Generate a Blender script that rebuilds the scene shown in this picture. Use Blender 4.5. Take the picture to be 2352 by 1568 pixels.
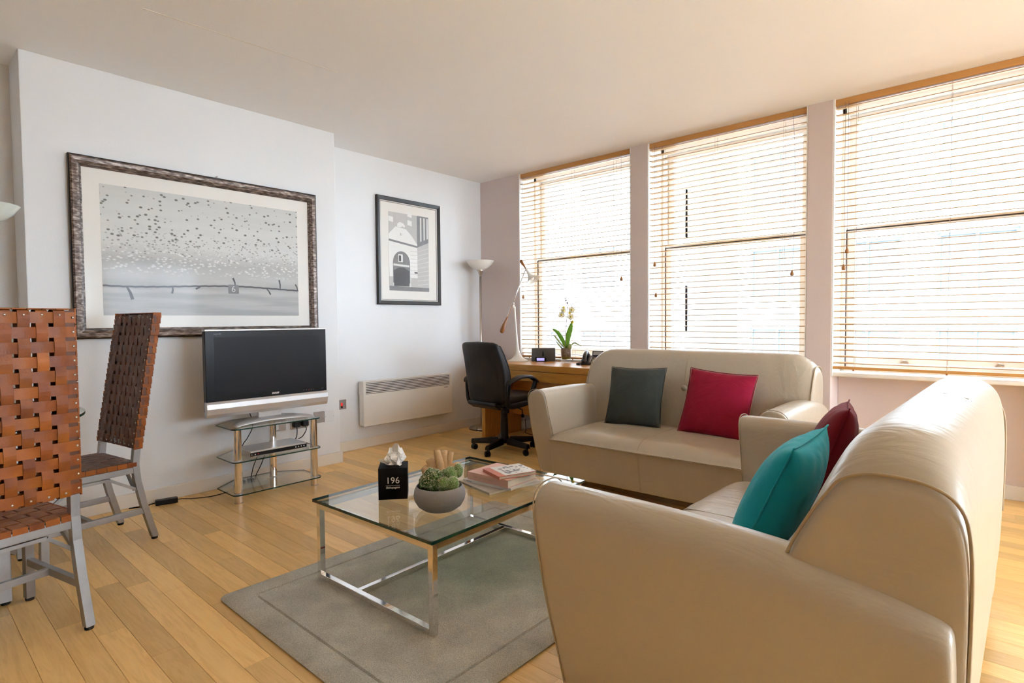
import bpy, bmesh, math, random
from mathutils import Vector, Matrix, noise as mnoise
random.seed(7)
PI = math.pi
rad = math.radians
for o in list(bpy.data.objects):
    bpy.data.objects.remove(o, do_unlink=True)
scene = bpy.context.scene
COL = scene.collection

# ------------------------------------------------------------------ camera
def cam_axes(yaw, pitch, roll):
    cy, sy, cp, sp, cr, sr = math.cos(yaw), math.sin(yaw), math.cos(pitch), math.sin(pitch), math.cos(roll), math.sin(roll)
    f = Vector((-sy*cp, cy*cp, sp)); rt = Vector((cy, sy, 0)); up = rt.cross(f)
    return cr*rt + sr*up, -sr*rt + cr*up, f
R_, U_, F_ = cam_axes(rad(41.6625), rad(-2.0715), rad(-0.4818))
cam_d = bpy.data.cameras.new('camera')
cam = bpy.data.objects.new('camera', cam_d); COL.objects.link(cam)
cam.matrix_world = Matrix(((R_.x, U_.x, -F_.x, 0), (R_.y, U_.y, -F_.y, 0), (R_.z, U_.z, -F_.z, 1.15), (0, 0, 0, 1)))
cam_d.sensor_fit = 'HORIZONTAL'; cam_d.sensor_width = 36.0
cam_d.lens = 1300.8*36/2352
cam_d.clip_start = 0.02; cam_d.clip_end = 300
scene.camera = cam

# ------------------------------------------------------------------ world, light, exposure
world = bpy.data.worlds.new('world'); scene.world = world
world.use_nodes = True
bg = world.node_tree.nodes['Background']
bg.inputs['Color'].default_value = (0.755, 0.895, 1.08, 1)
bg.inputs['Strength'].default_value = 12.0
sun_d = bpy.data.lights.new('sun', 'SUN'); sun_d.energy = 6.0; sun_d.angle = rad(1.0); sun_d.color = (.85, .93, 1.0)
sun = bpy.data.objects.new('sun', sun_d); COL.objects.link(sun)            # stands behind this building, lights the street front opposite
sun.rotation_euler = Vector((.35, 1.0, -.85)).to_track_quat('-Z', 'Y').to_euler()
vs = scene.view_settings
vs.view_transform = 'Standard'; vs.look = 'None'; vs.gamma = 1.0; vs.use_curve_mapping = False
vs.exposure = 1.04
cy_ = scene.cycles
cy_.use_denoising = True
cy_.use_adaptive_sampling = True; cy_.adaptive_threshold = .03
cy_.max_bounces = 10; cy_.diffuse_bounces = 6; cy_.glossy_bounces = 5; cy_.transmission_bounces = 8; cy_.transparent_max_bounces = 24
cy_.sample_clamp_indirect = 8.0
cy_.caustics_reflective = False; cy_.caustics_refractive = False

# ------------------------------------------------------------------ helpers: materials
MATS = {}
def new_mat(name):
    m = bpy.data.materials.new(name); m.use_nodes = True
    nt = m.node_tree; nt.nodes.clear()
    out = nt.nodes.new('ShaderNodeOutputMaterial')
    MATS[name] = m
    return m, nt, out
def N(nt, t, **kw):
    n = nt.nodes.new(t)
    for k, v in kw.items(): setattr(n, k, v)
    return n
def bsdf(nt, out, col, rough=.5, metal=0., spec=.5, coat=0., coat_rough=.1, sheen=0.):
    b = N(nt, 'ShaderNodeBsdfPrincipled')
    b.inputs['Base Color'].default_value = (*col, 1)
    b.inputs['Roughness'].default_value = rough
    b.inputs['Metallic'].default_value = metal
    b.inputs['Specular IOR Level'].default_value = spec
    b.inputs['Coat Weight'].default_value = coat
    b.inputs['Coat Roughness'].default_value = coat_rough
    b.inputs['Sheen Weight'].default_value = sheen
    nt.links.new(b.outputs[0], out.inputs[0])
    return b
def mat(name, col, rough=.5, metal=0., spec=.5, coat=0., coat_rough=.1, sheen=0., var=0., vscale=8., bump=0., bscale=60., stretch=None, emit=None):
    """procedural principled material: noise colour variation + noise bump"""
    m, nt, out = new_mat(name)
    b = bsdf(nt, out, col, rough, metal, spec, coat, coat_rough, sheen)
    tc = N(nt, 'ShaderNodeTexCoord')
    src = tc.outputs['Object']
    if stretch:
        mp = N(nt, 'ShaderNodeMapping'); mp.inputs['Scale'].default_value = stretch
        nt.links.new(src, mp.inputs[0]); src = mp.outputs[0]
    if var > 0:
        nz = N(nt, 'ShaderNodeTexNoise'); nz.inputs['Scale'].default_value = vscale; nz.inputs['Detail'].default_value = 5
        nt.links.new(src, nz.inputs['Vector'])
        mx = N(nt, 'ShaderNodeMix', data_type='RGBA')
        mx.inputs[6].default_value = (*[max(0, c*(1-var)) for c in col], 1)
        mx.inputs[7].default_value = (*[min(1, c*(1+var)) for c in col], 1)
        nt.links.new(nz.outputs['Fac'], mx.inputs[0]); nt.links.new(mx.outputs[2], b.inputs['Base Color'])
    if bump > 0:
        nb = N(nt, 'ShaderNodeTexNoise'); nb.inputs['Scale'].default_value = bscale; nb.inputs['Detail'].default_value = 4
        nt.links.new(src, nb.inputs['Vector'])
        bp = N(nt, 'ShaderNodeBump'); bp.inputs['Strength'].default_value = bump; bp.inputs['Distance'].default_value = .01
        nt.links.new(nb.outputs['Fac'], bp.inputs['Height']); nt.links.new(bp.outputs[0], b.inputs['Normal'])
    if emit:
        b.inputs['Emission Color'].default_value = (*emit[0], 1); b.inputs['Emission Strength'].default_value = emit[1]
    return m
def glass_mat(name, tint=(.97, .99, .98), ior=1.5, rough=0.0):
    m, nt, out = new_mat(name)
    tr = N(nt, 'ShaderNodeBsdfTransparent'); tr.inputs[0].default_value = (*tint, 1)
    gl = N(nt, 'ShaderNodeBsdfGlossy'); gl.inputs['Roughness'].default_value = rough; gl.inputs['Color'].default_value = (1, 1, 1, 1)
    fr = N(nt, 'ShaderNodeFresnel')
    ge = N(nt, 'ShaderNodeNewGeometry'); ir = N(nt, 'ShaderNodeMapRange'); ir.inputs['To Min'].default_value = ior; ir.inputs['To Max'].default_value = 1/ior
    nt.links.new(ge.outputs['Backfacing'], ir.inputs[0]); nt.links.new(ir.outputs[0], fr.inputs['IOR'])
    mx = N(nt, 'ShaderNodeMixShader')
    nt.links.new(fr.outputs[0], mx.inputs[0]); nt.links.new(tr.outputs[0], mx.inputs[1]); nt.links.new(gl.outputs[0], mx.inputs[2])
    nt.links.new(mx.outputs[0], out.inputs[0])
    return m
def wood_mat(name, c1, c2, rough=.4, axis='X', scale=1.0, per_object=0., coat=0., world_coords=True):
    """grain stretched along an axis; per-object random tone"""
    m, nt, out = new_mat(name)
    b = bsdf(nt, out, c1, rough, coat=coat, coat_rough=.25)
    src = None
    if world_coords:
        g = N(nt, 'ShaderNodeNewGeometry'); src = g.outputs['Position']
    else:
        g = N(nt, 'ShaderNodeTexCoord'); src = g.outputs['Object']
    oi = N(nt, 'ShaderNodeObjectInfo')
    off = N(nt, 'ShaderNodeVectorMath', operation='SCALE'); off.inputs[0].default_value = (17.3, 9.1, 5.7)
    nt.links.new(oi.outputs['Random'], off.inputs['Scale'])
    ad = N(nt, 'ShaderNodeVectorMath', operation='ADD'); nt.links.new(src, ad.inputs[0]); nt.links.new(off.outputs[0], ad.inputs[1])
    mp = N(nt, 'ShaderNodeMapping')
    s = {'X': (1.2, 14, 14), 'Y': (14, 1.2, 14), 'Z': (14, 14, 1.2)}[axis]
    mp.inputs['Scale'].default_value = tuple(v*scale for v in s)
    nt.links.new(ad.outputs[0], mp.inputs[0])
    nz = N(nt, 'ShaderNodeTexNoise'); nz.inputs['Scale'].default_value = 1.6; nz.inputs['Detail'].default_value = 6; nz.inputs['Roughness'].default_value = .6; nz.inputs['Distortion'].default_value = .9
    nt.links.new(mp.outputs[0], nz.inputs['Vector'])
    # annual-ring like figure
    wv = N(nt, 'ShaderNodeMath', operation='MULTIPLY'); wv.inputs[1].default_value = 9.0
    nt.links.new(nz.outputs['Fac'], wv.inputs[0])
    fr = N(nt, 'ShaderNodeMath', operation='PINGPONG'); fr.inputs[1].default_value = 1.0
    nt.links.new(wv.outputs[0], fr.inputs[0])
    mx = N(nt, 'ShaderNodeMix', data_type='RGBA'); mx.inputs[6].default_value = (*c1, 1); mx.inputs[7].default_value = (*c2, 1)
    r = N(nt, 'ShaderNodeMapRange'); r.inputs['To Min'].default_value = .12; r.inputs['To Max'].default_value = .75
    nt.links.new(fr.outputs[0], r.inputs[0])
    n2 = N(nt, 'ShaderNodeTexNoise'); n2.inputs['Scale'].default_value = 9; n2.inputs['Detail'].default_value = 5
    nt.links.new(mp.outputs[0], n2.inputs['Vector'])
    mm = N(nt, 'ShaderNodeMath', operation='MULTIPLY'); nt.links.new(r.outputs[0], mm.inputs[0]); nt.links.new(n2.outputs['Fac'], mm.inputs[1])
    m2 = N(nt, 'ShaderNodeMath', operation='MULTIPLY'); m2.inputs[1].default_value = 1.5; nt.links.new(mm.outputs[0], m2.inputs[0])
    nt.links.new(m2.outputs[0], mx.inputs[0])
    hsv = N(nt, 'ShaderNodeHueSaturation')
    nt.links.new(mx.outputs[2], hsv.inputs['Color'])
    if per_object > 0:
        mr = N(nt, 'ShaderNodeMapRange'); mr.inputs['To Min'].default_value = 1-per_object; mr.inputs['To Max'].default_value = 1+per_object*.7
        nt.links.new(oi.outputs['Random'], mr.inputs[0]); nt.links.new(mr.outputs[0], hsv.inputs['Value'])
    nt.links.new(hsv.outputs[0], b.inputs['Base Color'])
    bp = N(nt, 'ShaderNodeBump'); bp.inputs['Strength'].default_value = .05; bp.inputs['Distance'].default_value = .01
    nt.links.new(n2.outputs['Fac'], bp.inputs['Height']); nt.links.new(bp.outputs[0], b.inputs['Normal'])
    return m

# ------------------------------------------------------------------ helpers: meshes and objects
class MB:
    def __init__(s): s.v = []; s.f = []; s.mi = []; s.cur = 0
    def add(s, vs, fs, mi=None):
        b = len(s.v); s.v += [tuple(p) for p in vs]
        for f in fs: s.f.append([b+i for i in f]); s.mi.append(s.cur if mi is None else mi)
        return s
    def box(s, x0, x1, y0, y1, z0, z1):
        if x0 > x1: x0, x1 = x1, x0
        if y0 > y1: y0, y1 = y1, y0
        if z0 > z1: z0, z1 = z1, z0
        return s.add([(x0,y0,z0),(x1,y0,z0),(x1,y1,z0),(x0,y1,z0),(x0,y0,z1),(x1,y0,z1),(x1,y1,z1),(x0,y1,z1)],
                     [(3,2,1,0),(4,5,6,7),(0,1,5,4),(1,2,6,5),(2,3,7,6),(3,0,4,7)])
    def bar(s, a, b, w, h, up=(0,0,1)):
        """rectangular bar between two points; w across, h along up"""
        a = Vector(a); b = Vector(b); d = (b-a).normalized(); up = Vector(up)
        r = d.cross(up)
        if r.length < 1e-5: r = d.cross(Vector((0,1,0)))
        r.normalize(); u = r.cross(d).normalized()
        vs = []
        for p in (a, b):
            for sx, sz in ((-1,-1),(1,-1),(1,1),(-1,1)): vs.append(p + r*(sx*w/2) + u*(sz*h/2))
        return s.add(vs, [(3,2,1,0),(4,5,6,7),(0,1,5,4),(1,2,6,5),(2,3,7,6),(3,0,4,7)])
    def prism(s, poly, z0, z1, ax='z'):
        n = len(poly)
        def P(a, b, c): return {'z': (a,b,c), 'y': (a,c,b), 'x': (c,a,b)}[ax]
        vs = [P(a,b,z0) for a,b in poly] + [P(a,b,z1) for a,b in poly]
        fs = [tuple(reversed(range(n))), tuple(range(n, 2*n))] + [(i,(i+1)%n,n+(i+1)%n,n+i) for i in range(n)]
        return s.add(vs, fs)
    def tube(s, pts, r, n=8, cap=True):
        pts = [Vector(p) for p in pts]; m = len(pts)
        rs = r if isinstance(r, (list, tuple)) else [r]*m
        t0 = (pts[1]-pts[0]).normalized()
        ref = Vector((0,0,1)) if abs(t0.z) < .9 else Vector((1,0,0))
        nrm = t0.cross(ref).normalized(); vs = []; fs = []
        for i, p in enumerate(pts):
            t = (pts[min(i+1,m-1)]-pts[max(i-1,0)])
            t = t.normalized() if t.length > 1e-9 else t0
            nrm = (nrm - t*nrm.dot(t)); nrm = nrm.normalized() if nrm.length > 1e-6 else t.orthogonal().normalized()
            bn = t.cross(nrm)
            for k in range(n):
                a = 2*PI*k/n; vs.append(p + (nrm*math.cos(a)+bn*math.sin(a))*rs[i])
        for i in range(m-1):
            for k in range(n): fs.append((i*n+k, i*n+(k+1)%n, (i+1)*n+(k+1)%n, (i+1)*n+k))
        if cap: fs.append(tuple(reversed(range(n)))); fs.append(tuple(range((m-1)*n, m*n)))
        return s.add(vs, fs)
    def lathe(s, prof, n=32, c=(0,0,0)):
        vs = []; fs = []; m = len(prof)
        for r, z in prof:
            for k in range(n):
                a = 2*PI*k/n; vs.append((c[0]+r*math.cos(a), c[1]+r*math.sin(a), c[2]+z))
        for i in range(m-1):
            for k in range(n): fs.append((i*n+k, i*n+(k+1)%n, (i+1)*n+(k+1)%n, (i+1)*n+k))
        if prof[0][0] > 1e-6: fs.append(tuple(reversed(range(n))))
        if prof[-1][0] > 1e-6: fs.append(tuple(range((m-1)*n, m*n)))
        return s.add(vs, fs)
    def loft(s, secs, closed=True, caps=True):
        n = len(secs[0]); vs = [p for q in secs for p in q]; fs = []
        for i in range(len(secs)-1):
            for k in range(n if closed else n-1): fs.append((i*n+k, i*n+(k+1)%n, (i+1)*n+(k+1)%n, (i+1)*n+k))
        if caps: fs.append(tuple(reversed(range(n)))); fs.append(tuple(range((len(secs)-1)*n, len(secs)*n)))
        return s.add(vs, fs)
    def sphere(s, c, r, n=16, m=10, sc=(1,1,1)):
        prof = [(math.sin(PI*i/m)*r, -math.cos(PI*i/m)*r) for i in range(m+1)]
        b = len(s.v); s.lathe(prof, n)
        for i in range(b, len(s.v)):
            x, y, z = s.v[i]; s.v[i] = (c[0]+x*sc[0], c[1]+y*sc[1], c[2]+z*sc[2])
        return s
    def xform(s, M):
        s.v = [tuple(M @ Vector(p)) for p in s.v]; return s
    def build(s, name, m, parent=None, smooth=False, bevel=0., subsurf=0, segs=2, mesh_only=False):
        me = bpy.data.meshes.new(name); me.from_pydata(s.v, [], s.f)
        ms = m if isinstance(m, (list, tuple)) else [m]
        for k in ms: me.materials.append(MATS[k] if isinstance(k, str) else k)
        if len(ms) > 1:
            for p, i in zip(me.polygons, s.mi): p.material_index = i
        bm = bmesh.new(); bm.from_mesh(me); bmesh.ops.recalc_face_normals(bm, faces=bm.faces); bm.to_mesh(me); bm.free()
        if smooth:
            for p in me.polygons: p.use_smooth = True
        me.update()
        if mesh_only: return me
        return link(name, me, parent, bevel, subsurf, segs)
def link(name, me, parent=None, bevel=0., subsurf=0, segs=2):
    o = bpy.data.objects.new(name, me); COL.objects.link(o)
    if parent is not None: o.parent = parent
    if bevel > 0:
        b = o.modifiers.new('bevel', 'BEVEL'); b.width = bevel; b.segments = segs; b.limit_method = 'ANGLE'; b.angle_limit = rad(40)
    if subsurf:
        q = o.modifiers.new('sub', 'SUBSURF'); q.levels = subsurf; q.render_levels = subsurf
    return o
def smooth_by_angle(o, ang=40):
    me = o.data
    for p in me.polygons: p.use_smooth = True
    try: me.set_sharp_from_angle(angle=rad(ang))
    except Exception: pass
    return o
def thing(name, label, cat, loc=(0,0,0), rz=0., group=None):
    o = bpy.data.objects.new(name, None); COL.objects.link(o)
    o.empty_display_size = .1
    o.location = loc; o.rotation_euler = (0,0,rz)
    o['label'] = label; o['category'] = cat
    if group: o['group'] = group
    return o
def tag(o, label, cat, group=None):
    o['label'] = label; o['category'] = cat
    if group: o['group'] = group
    return o
def struct(o, label=None):
    o['kind'] = 'structure'
    if label: o['label'] = label
    return o
def text_mesh(txt, size, name, material, parent, M, extrude=.0004, align='CENTER', shear=0., bold=0.):
    cu = bpy.data.curves.new('t', 'FONT'); cu.body = txt; cu.size = size; cu.extrude = extrude; cu.align_x = align; cu.align_y = 'CENTER'; cu.shear = shear; cu.offset = bold
    cu.resolution_u = 3
    t = bpy.data.objects.new('t', cu); COL.objects.link(t)
    dg = bpy.context.evaluated_depsgraph_get(); dg.update()
    me = bpy.data.meshes.new_from_object(t.evaluated_get(dg))
    bpy.data.objects.remove(t, do_unlink=True)
    me.name = name
    me.materials.clear(); me.materials.append(MATS[material])
    me.transform(M)
    return link(name, me, parent)
def frame_M(o, x, y, z=None):
    """matrix with local x->x, y->y"""
    x = Vector(x).normalized(); y = Vector(y).normalized(); z = x.cross(y)
    return Matrix(((x.x,y.x,z.x,o[0]),(x.y,y.y,z.y,o[1]),(x.z,y.z,z.z,o[2]),(0,0,0,1)))
def catmull(pts, n=8):
    pts = [Vector(p) for p in pts]; out = []
    for i in range(len(pts)-1):
        p0 = pts[max(i-1,0)]; p1 = pts[i]; p2 = pts[i+1]; p3 = pts[min(i+2,len(pts)-1)]
        for k in range(n):
            t = k/n
            out.append(.5*((2*p1)+(-p0+p2)*t+(2*p0-5*p1+4*p2-p3)*t*t+(-p0+3*p1-3*p2+p3)*t**3))
    out.append(pts[-1]); return out
def rrect(x0, x1, y0, y1, r, n=5):
    out = []
    for cx, cy, a0 in ((x1-r,y1-r,0),(x0+r,y1-r,90),(x0+r,y0+r,180),(x1-r,y0+r,270)):
        for k in range(n+1):
            a = rad(a0+90*k/n); out.append((cx+r*math.cos(a), cy+r*math.sin(a)))
    return out

# ------------------------------------------------------------------ materials
mat('paint_white', (.79,.79,.795), .7, var=.02, vscale=3, bump=.06, bscale=120)
mat('paint_ceiling', (.93,.915,.90), .8, var=.015, vscale=2, bump=.04, bscale=90)
mat('paint_pink', (.70,.585,.545), .75, var=.02, vscale=3, bump=.05, bscale=120)
mat('paint_back', (.34,.31,.29), .7, var=.03, vscale=3, bump=.05, bscale=120)
mat('trim_cream', (.80,.74,.66), .45, var=.02, vscale=4)
mat('sash_white', (.82,.79,.74), .4, var=.02)
mat('gap_dark', (.03,.025,.03), .6)
wood_mat('oak_floor', (.96,.62,.235), (.76,.445,.145), rough=.33, axis='X', per_object=.20)
wood_mat('oak_desk', (.68,.34,.075), (.48,.20,.035), rough=.35, axis='X', per_object=.05)
wood_mat('oak_desk_v', (.68,.34,.075), (.48,.20,.035), rough=.35, axis='Z', per_object=.05)
wood_mat('walnut', (.36,.12,.025), (.16,.045,.008), rough=.25, axis='Z', scale=2.5, world_coords=False)
wood_mat('pine_knob', (.42,.18,.05), (.25,.09,.02), rough=.35, axis='Z', scale=4)
wood_mat('driftwood', (.74,.50,.27), (.52,.31,.14), rough=.6, axis='Z', scale=2.5)
mat('dark_wood', (.045,.022,.012), .4, var=.2, vscale=20)
def blind_mat():
    m, nt, out = new_mat('pine_slat')
    b = bsdf(nt, out, (.50,.28,.10), .45)
    tl = N(nt, 'ShaderNodeBsdfTranslucent'); tl.inputs[0].default_value = (.85,.55,.22,1)
    mx = N(nt, 'ShaderNodeMixShader'); mx.inputs[0].default_value = .10
    nt.links.new(b.outputs[0], mx.inputs[1]); nt.links.new(tl.outputs[0], mx.inputs[2]); nt.links.new(mx.outputs[0], out.inputs[0])
    tc = N(nt, 'ShaderNodeTexCoord'); mp = N(nt, 'ShaderNodeMapping'); mp.inputs['Scale'].default_value = (2, 60, 60)
    nz = N(nt, 'ShaderNodeTexNoise'); nz.inputs['Scale'].default_value = 3
    nt.links.new(tc.outputs['Object'], mp.inputs[0]); nt.links.new(mp.outputs[0], nz.inputs['Vector'])
    cm = N(nt, 'ShaderNodeMix', data_type='RGBA'); cm.inputs[6].default_value = (.46,.25,.085,1); cm.inputs[7].default_value = (.58,.34,.13,1)
    nt.links.new(nz.outputs['Fac'], cm.inputs[0]); nt.links.new(cm.outputs[2], b.inputs['Base Color'])
blind_mat()
mat('pine_rail', (.60,.30,.09), .4, var=.12, vscale=6, stretch=(1,20,20))
mat('cord_tan', (.45,.33,.22), .8, var=.1)
mat('cord_dark', (.16,.12,.13), .8, var=.1)
def leather_mat(name, col, rough=.36, wr=.25):
    m, nt, out = new_mat(name)
    b = bsdf(nt, out, col, rough, spec=.5 if col[0] > .1 else .3)
    tc = N(nt, 'ShaderNodeTexCoord')
    nz = N(nt, 'ShaderNodeTexNoise'); nz.inputs['Scale'].default_value = 3; nz.inputs['Detail'].default_value = 4
    nt.links.new(tc.outputs['Object'], nz.inputs['Vector'])
    mx = N(nt, 'ShaderNodeMix', data_type='RGBA'); mx.inputs[6].default_value = (*[c*.94 for c in col],1); mx.inputs[7].default_value = (*[min(1,c*1.05) for c in col],1)
    nt.links.new(nz.outputs['Fac'], mx.inputs[0]); nt.links.new(mx.outputs[2], b.inputs['Base Color'])
    vo = N(nt, 'ShaderNodeTexVoronoi'); vo.inputs['Scale'].default_value = 420
    nt.links.new(tc.outputs['Object'], vo.inputs['Vector'])
    n2 = N(nt, 'ShaderNodeTexNoise'); n2.inputs['Scale'].default_value = 7; n2.inputs['Detail'].default_value = 3; n2.inputs['Distortion'].default_value = 1.2
    mp = N(nt, 'ShaderNodeMapping'); mp.inputs['Scale'].default_value = (2.6,.7,.9)
    nt.links.new(tc.outputs['Object'], mp.inputs[0]); nt.links.new(mp.outputs[0], n2.inputs['Vector'])
    b1 = N(nt, 'ShaderNodeBump'); b1.inputs['Strength'].default_value = .06; b1.inputs['Distance'].default_value = .002
    nt.links.new(vo.outputs['Distance'], b1.inputs['Height'])
    b2 = N(nt, 'ShaderNodeBump'); b2.inputs['Strength'].default_value = wr; b2.inputs['Distance'].default_value = .02
    nt.links.new(n2.outputs['Fac'], b2.inputs['Height']); nt.links.new(b1.outputs[0], b2.inputs['Normal'])
    nt.links.new(b2.outputs[0], b.inputs['Normal'])
    return m
leather_mat('leather_cream', (.47,.40,.305), .34, .22)
mat('leather_seam', (.40,.31,.20), .5, var=.05)
leather_mat('leather_black', (.016,.013,.014), .45, .15)
def strap_mat(name, c1, c2):
    m, nt, out = new_mat(name)
    b = bsdf(nt, out, c1, .42, spec=.3)
    g = N(nt, 'ShaderNodeTexCoord'); oi = N(nt, 'ShaderNodeObjectInfo')
    off = N(nt, 'ShaderNodeVectorMath', operation='SCALE'); off.inputs[0].default_value = (11, 7, 5); nt.links.new(oi.outputs['Random'], off.inputs['Scale'])
    ad = N(nt, 'ShaderNodeVectorMath', operation='ADD'); nt.links.new(g.outputs['Object'], ad.inputs[0]); nt.links.new(off.outputs[0], ad.inputs[1])
    nz = N(nt, 'ShaderNodeTexNoise'); nz.inputs['Scale'].default_value = 9; nz.inputs['Detail'].default_value = 5; nt.links.new(ad.outputs[0], nz.inputs['Vector'])
    cr = N(nt, 'ShaderNodeValToRGB'); cr.color_ramp.elements[0].position = .35; cr.color_ramp.elements[1].position = .68
    cr.color_ramp.elements[0].color = (*c2,1); cr.color_ramp.elements[1].color = (*c1,1)
    nt.links.new(nz.outputs['Fac'], cr.inputs[0])
    hs = N(nt, 'ShaderNodeHueSaturation'); mr = N(nt, 'ShaderNodeMapRange'); mr.inputs['To Min'].default_value = .8; mr.inputs['To Max'].default_value = 1.15
    nt.links.new(oi.outputs['Random'], mr.inputs[0]); nt.links.new(mr.outputs[0], hs.inputs['Value']); nt.links.new(cr.outputs[0], hs.inputs['Color'])
    nt.links.new(hs.outputs[0], b.inputs['Base Color'])
    bp = N(nt, 'ShaderNodeBump'); bp.inputs['Strength'].default_value = .15; bp.inputs['Distance'].default_value = .004
    n2 = N(nt, 'ShaderNodeTexNoise'); n2.inputs['Scale'].default_value = 160; nt.links.new(ad.outputs[0], n2.inputs['Vector'])
    nt.links.new(n2.outputs['Fac'], bp.inputs['Height']); nt.links.new(bp.outputs[0], b.inputs['Normal'])
strap_mat('strap_tan', (.33,.095,.010), (.19,.043,.005))
strap_mat('strap_brown_shade', (.15,.058,.028), (.09,.034,.016))  # darker copy of the tan leather, shade of the far chair's front painted in
mat('brushed_steel', (.36,.355,.35), .42, metal=.85, var=.18, vscale=14, bump=.05, bscale=200)
mat('rubber_black', (.012,.012,.012), .6, var=.1)
mat('rivet', (.55,.5,.45), .3, metal=1.)
mat('chrome', (.82,.80,.78), .06, metal=1., var=.02)
mat('satin_nickel', (.55,.50,.45), .3, metal=1., var=.03)
mat('lamp_white', (.80,.76,.68), .35, var=.02)
mat('lamp_glass', (.85,.80,.72), .3, var=.05, vscale=10, coat=.4)
mat('lamp_glass_green', (.72,.74,.66), .25, var=.12, vscale=14, coat=.5)
mat('heater_white', (.80,.75,.68), .4, var=.015)
mat('plastic_black', (.010,.009,.011), .45, spec=.3, var=.1, bump=.03, bscale=300)
mat('tv_bezel', (.006,.006,.007), .3, spec=.25, var=.05)
mat('tv_screen', (.008,.007,.009), .38, spec=.2, var=.02)
mat('tv_silver', (.58,.57,.565), .32, metal=.6, var=.03)
mat('text_white', (.75,.75,.75), .5, var=.01)
mat('text_grey', (.22,.22,.23), .5, var=.01)
mat('text_gold', (.55,.40,.28), .5, var=.02)
mat('led_red', (.4,.01,.01), .4, var=.02, emit=((1,.05,.03), .3))
mat('lcd_blue', (.25,.22,.6), .3, var=.1, vscale=80, emit=((.45,.42,1.), .55))
mat('dock_grey', (.075,.07,.072), .55, var=.06, bump=.05, bscale=500)
mat('phone_black', (.020,.016,.018), .3, var=.1)
mat('phone_key', (.32,.29,.26), .4, var=.05)
glass_mat('glass_window', (.97,.985,.98))
glass_mat('glass_shelf', (.945,.975,.965))
glass_mat('glass_table', (.93,.965,.95))
glass_mat('glass_vase', (.97,.98,.975), 1.35)
mat('glass_edge', (.01,.05,.035), .12, var=.05)
mat('tissue_white', (.86,.85,.84), .8, var=.01, bump=.05, bscale=90)
mat('box_black', (.004,.004,.005), .6, spec=.12, var=.05)
mat('box_side', (.055,.045,.040), .4, var=.05)
mat('concrete', (.29,.285,.29), .75, var=.12, vscale=9, bump=.12, bscale=80)
mat('soil', (.035,.018,.010), .95, var=.5, vscale=60, bump=.8, bscale=120)
def cactus_mat(name, col, pale, scale, thr):
    m, nt, out = new_mat(name); b = bsdf(nt, out, col, .65)
    tc = N(nt, 'ShaderNodeTexCoord'); vo = N(nt, 'ShaderNodeTexVoronoi'); vo.inputs['Scale'].default_value = scale; nt.links.new(tc.outputs['Object'], vo.inputs['Vector'])
    mr = N(nt, 'ShaderNodeMapRange'); mr.inputs['From Min'].default_value = thr*.6; mr.inputs['From Max'].default_value = thr; mr.inputs['To Min'].default_value = 1; mr.inputs['To Max'].default_value = 0
    nt.links.new(vo.outputs['Distance'], mr.inputs[0])
    mx = N(nt, 'ShaderNodeMix', data_type='RGBA'); mx.inputs[6].default_value = (*col,1); mx.inputs[7].default_value = (*pale,1)
    nt.links.new(mr.outputs[0], mx.inputs[0]); nt.links.new(mx.outputs[2], b.inputs['Base Color'])
cactus_mat('cactus_green', (.055,.14,.025), (.60,.58,.42), 150, .42)
cactus_mat('cactus_light', (.13,.26,.06), (.62,.62,.46), 190, .36)
mat('cactus_spine', (.82,.78,.62), .7, var=.05)

mat('orchid_leaf_pale', (.34,.38,.14), .45, var=.2, vscale=12)
def petal(name, col, tcol, fac):
    m, nt, out = new_mat(name); b = bsdf(nt, out, col, .6)
    tl = N(nt, 'ShaderNodeBsdfTranslucent'); tl.inputs[0].default_value = (*tcol, 1)
    nz = N(nt, 'ShaderNodeTexNoise'); nz.inputs['Scale'].default_value = 25
    mr = N(nt, 'ShaderNodeMapRange'); mr.inputs['To Min'].default_value = fac-.1; mr.inputs['To Max'].default_value = fac+.1
    mx = N(nt, 'ShaderNodeMixShader'); nt.links.new(nz.outputs['Fac'], mr.inputs[0]); nt.links.new(mr.outputs[0], mx.inputs[0])
    nt.links.new(b.outputs[0], mx.inputs[1]); nt.links.new(tl.outputs[0], mx.inputs[2]); nt.links.new(mx.outputs[0], out.inputs[0])
petal('orchid_leaf', (.17,.34,.02), (.25,.5,.02), .35)
petal('orchid_petal', (.86,.82,.72), (.90,.86,.72), .5)
mat('orchid_yellow', (.75,.55,.04), .6, var=.15, vscale=30)
mat('orchid_stem', (.20,.12,.13), .6, var=.25, vscale=30)
mat('bark', (.26,.17,.11), .95, var=.5, vscale=50, bump=.7, bscale=90)
mat('moss', (.24,.22,.03), .95, var=.4, vscale=50, bump=.6, bscale=120)
mat('book_pink', (.74,.47,.41), .6, var=.03)
mat('book_salmon', (.62,.22,.16), .6, var=.04)
mat('book_white', (.74,.73,.74), .5, var=.03)
mat('book_grey', (.47,.44,.40), .5, var=.05)
mat('paper', (.80,.76,.68), .8, var=.04, vscale=100, stretch=(1,1,40))
mat('picture_frame_black', (.010,.007,.006), .3, var=.1)
mat('mat_board', (.80,.77,.72), .7, var=.01, coat=.2, coat_rough=.08)
mat('print_light', (.72,.71,.69), .6, var=.06, vscale=20, coat=.2, coat_rough=.08)
mat('print_mid', (.52,.505,.49), .6, var=.08, vscale=25, coat=.2, coat_rough=.08)
mat('print_dark', (.22,.215,.22), .6, var=.2, vscale=25, coat=.2, coat_rough=.08)
mat('print_black', (.085,.083,.088), .6, var=.15, vscale=40, coat=.2, coat_rough=.08)
mat('print_white', (.80,.79,.77), .6, var=.04, vscale=30, coat=.2, coat_rough=.08)
mat('plate_steel', (.40,.36,.33), .4, metal=.7, var=.05)
mat('plate_white', (.76,.75,.75), .4, var=.01)
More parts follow.
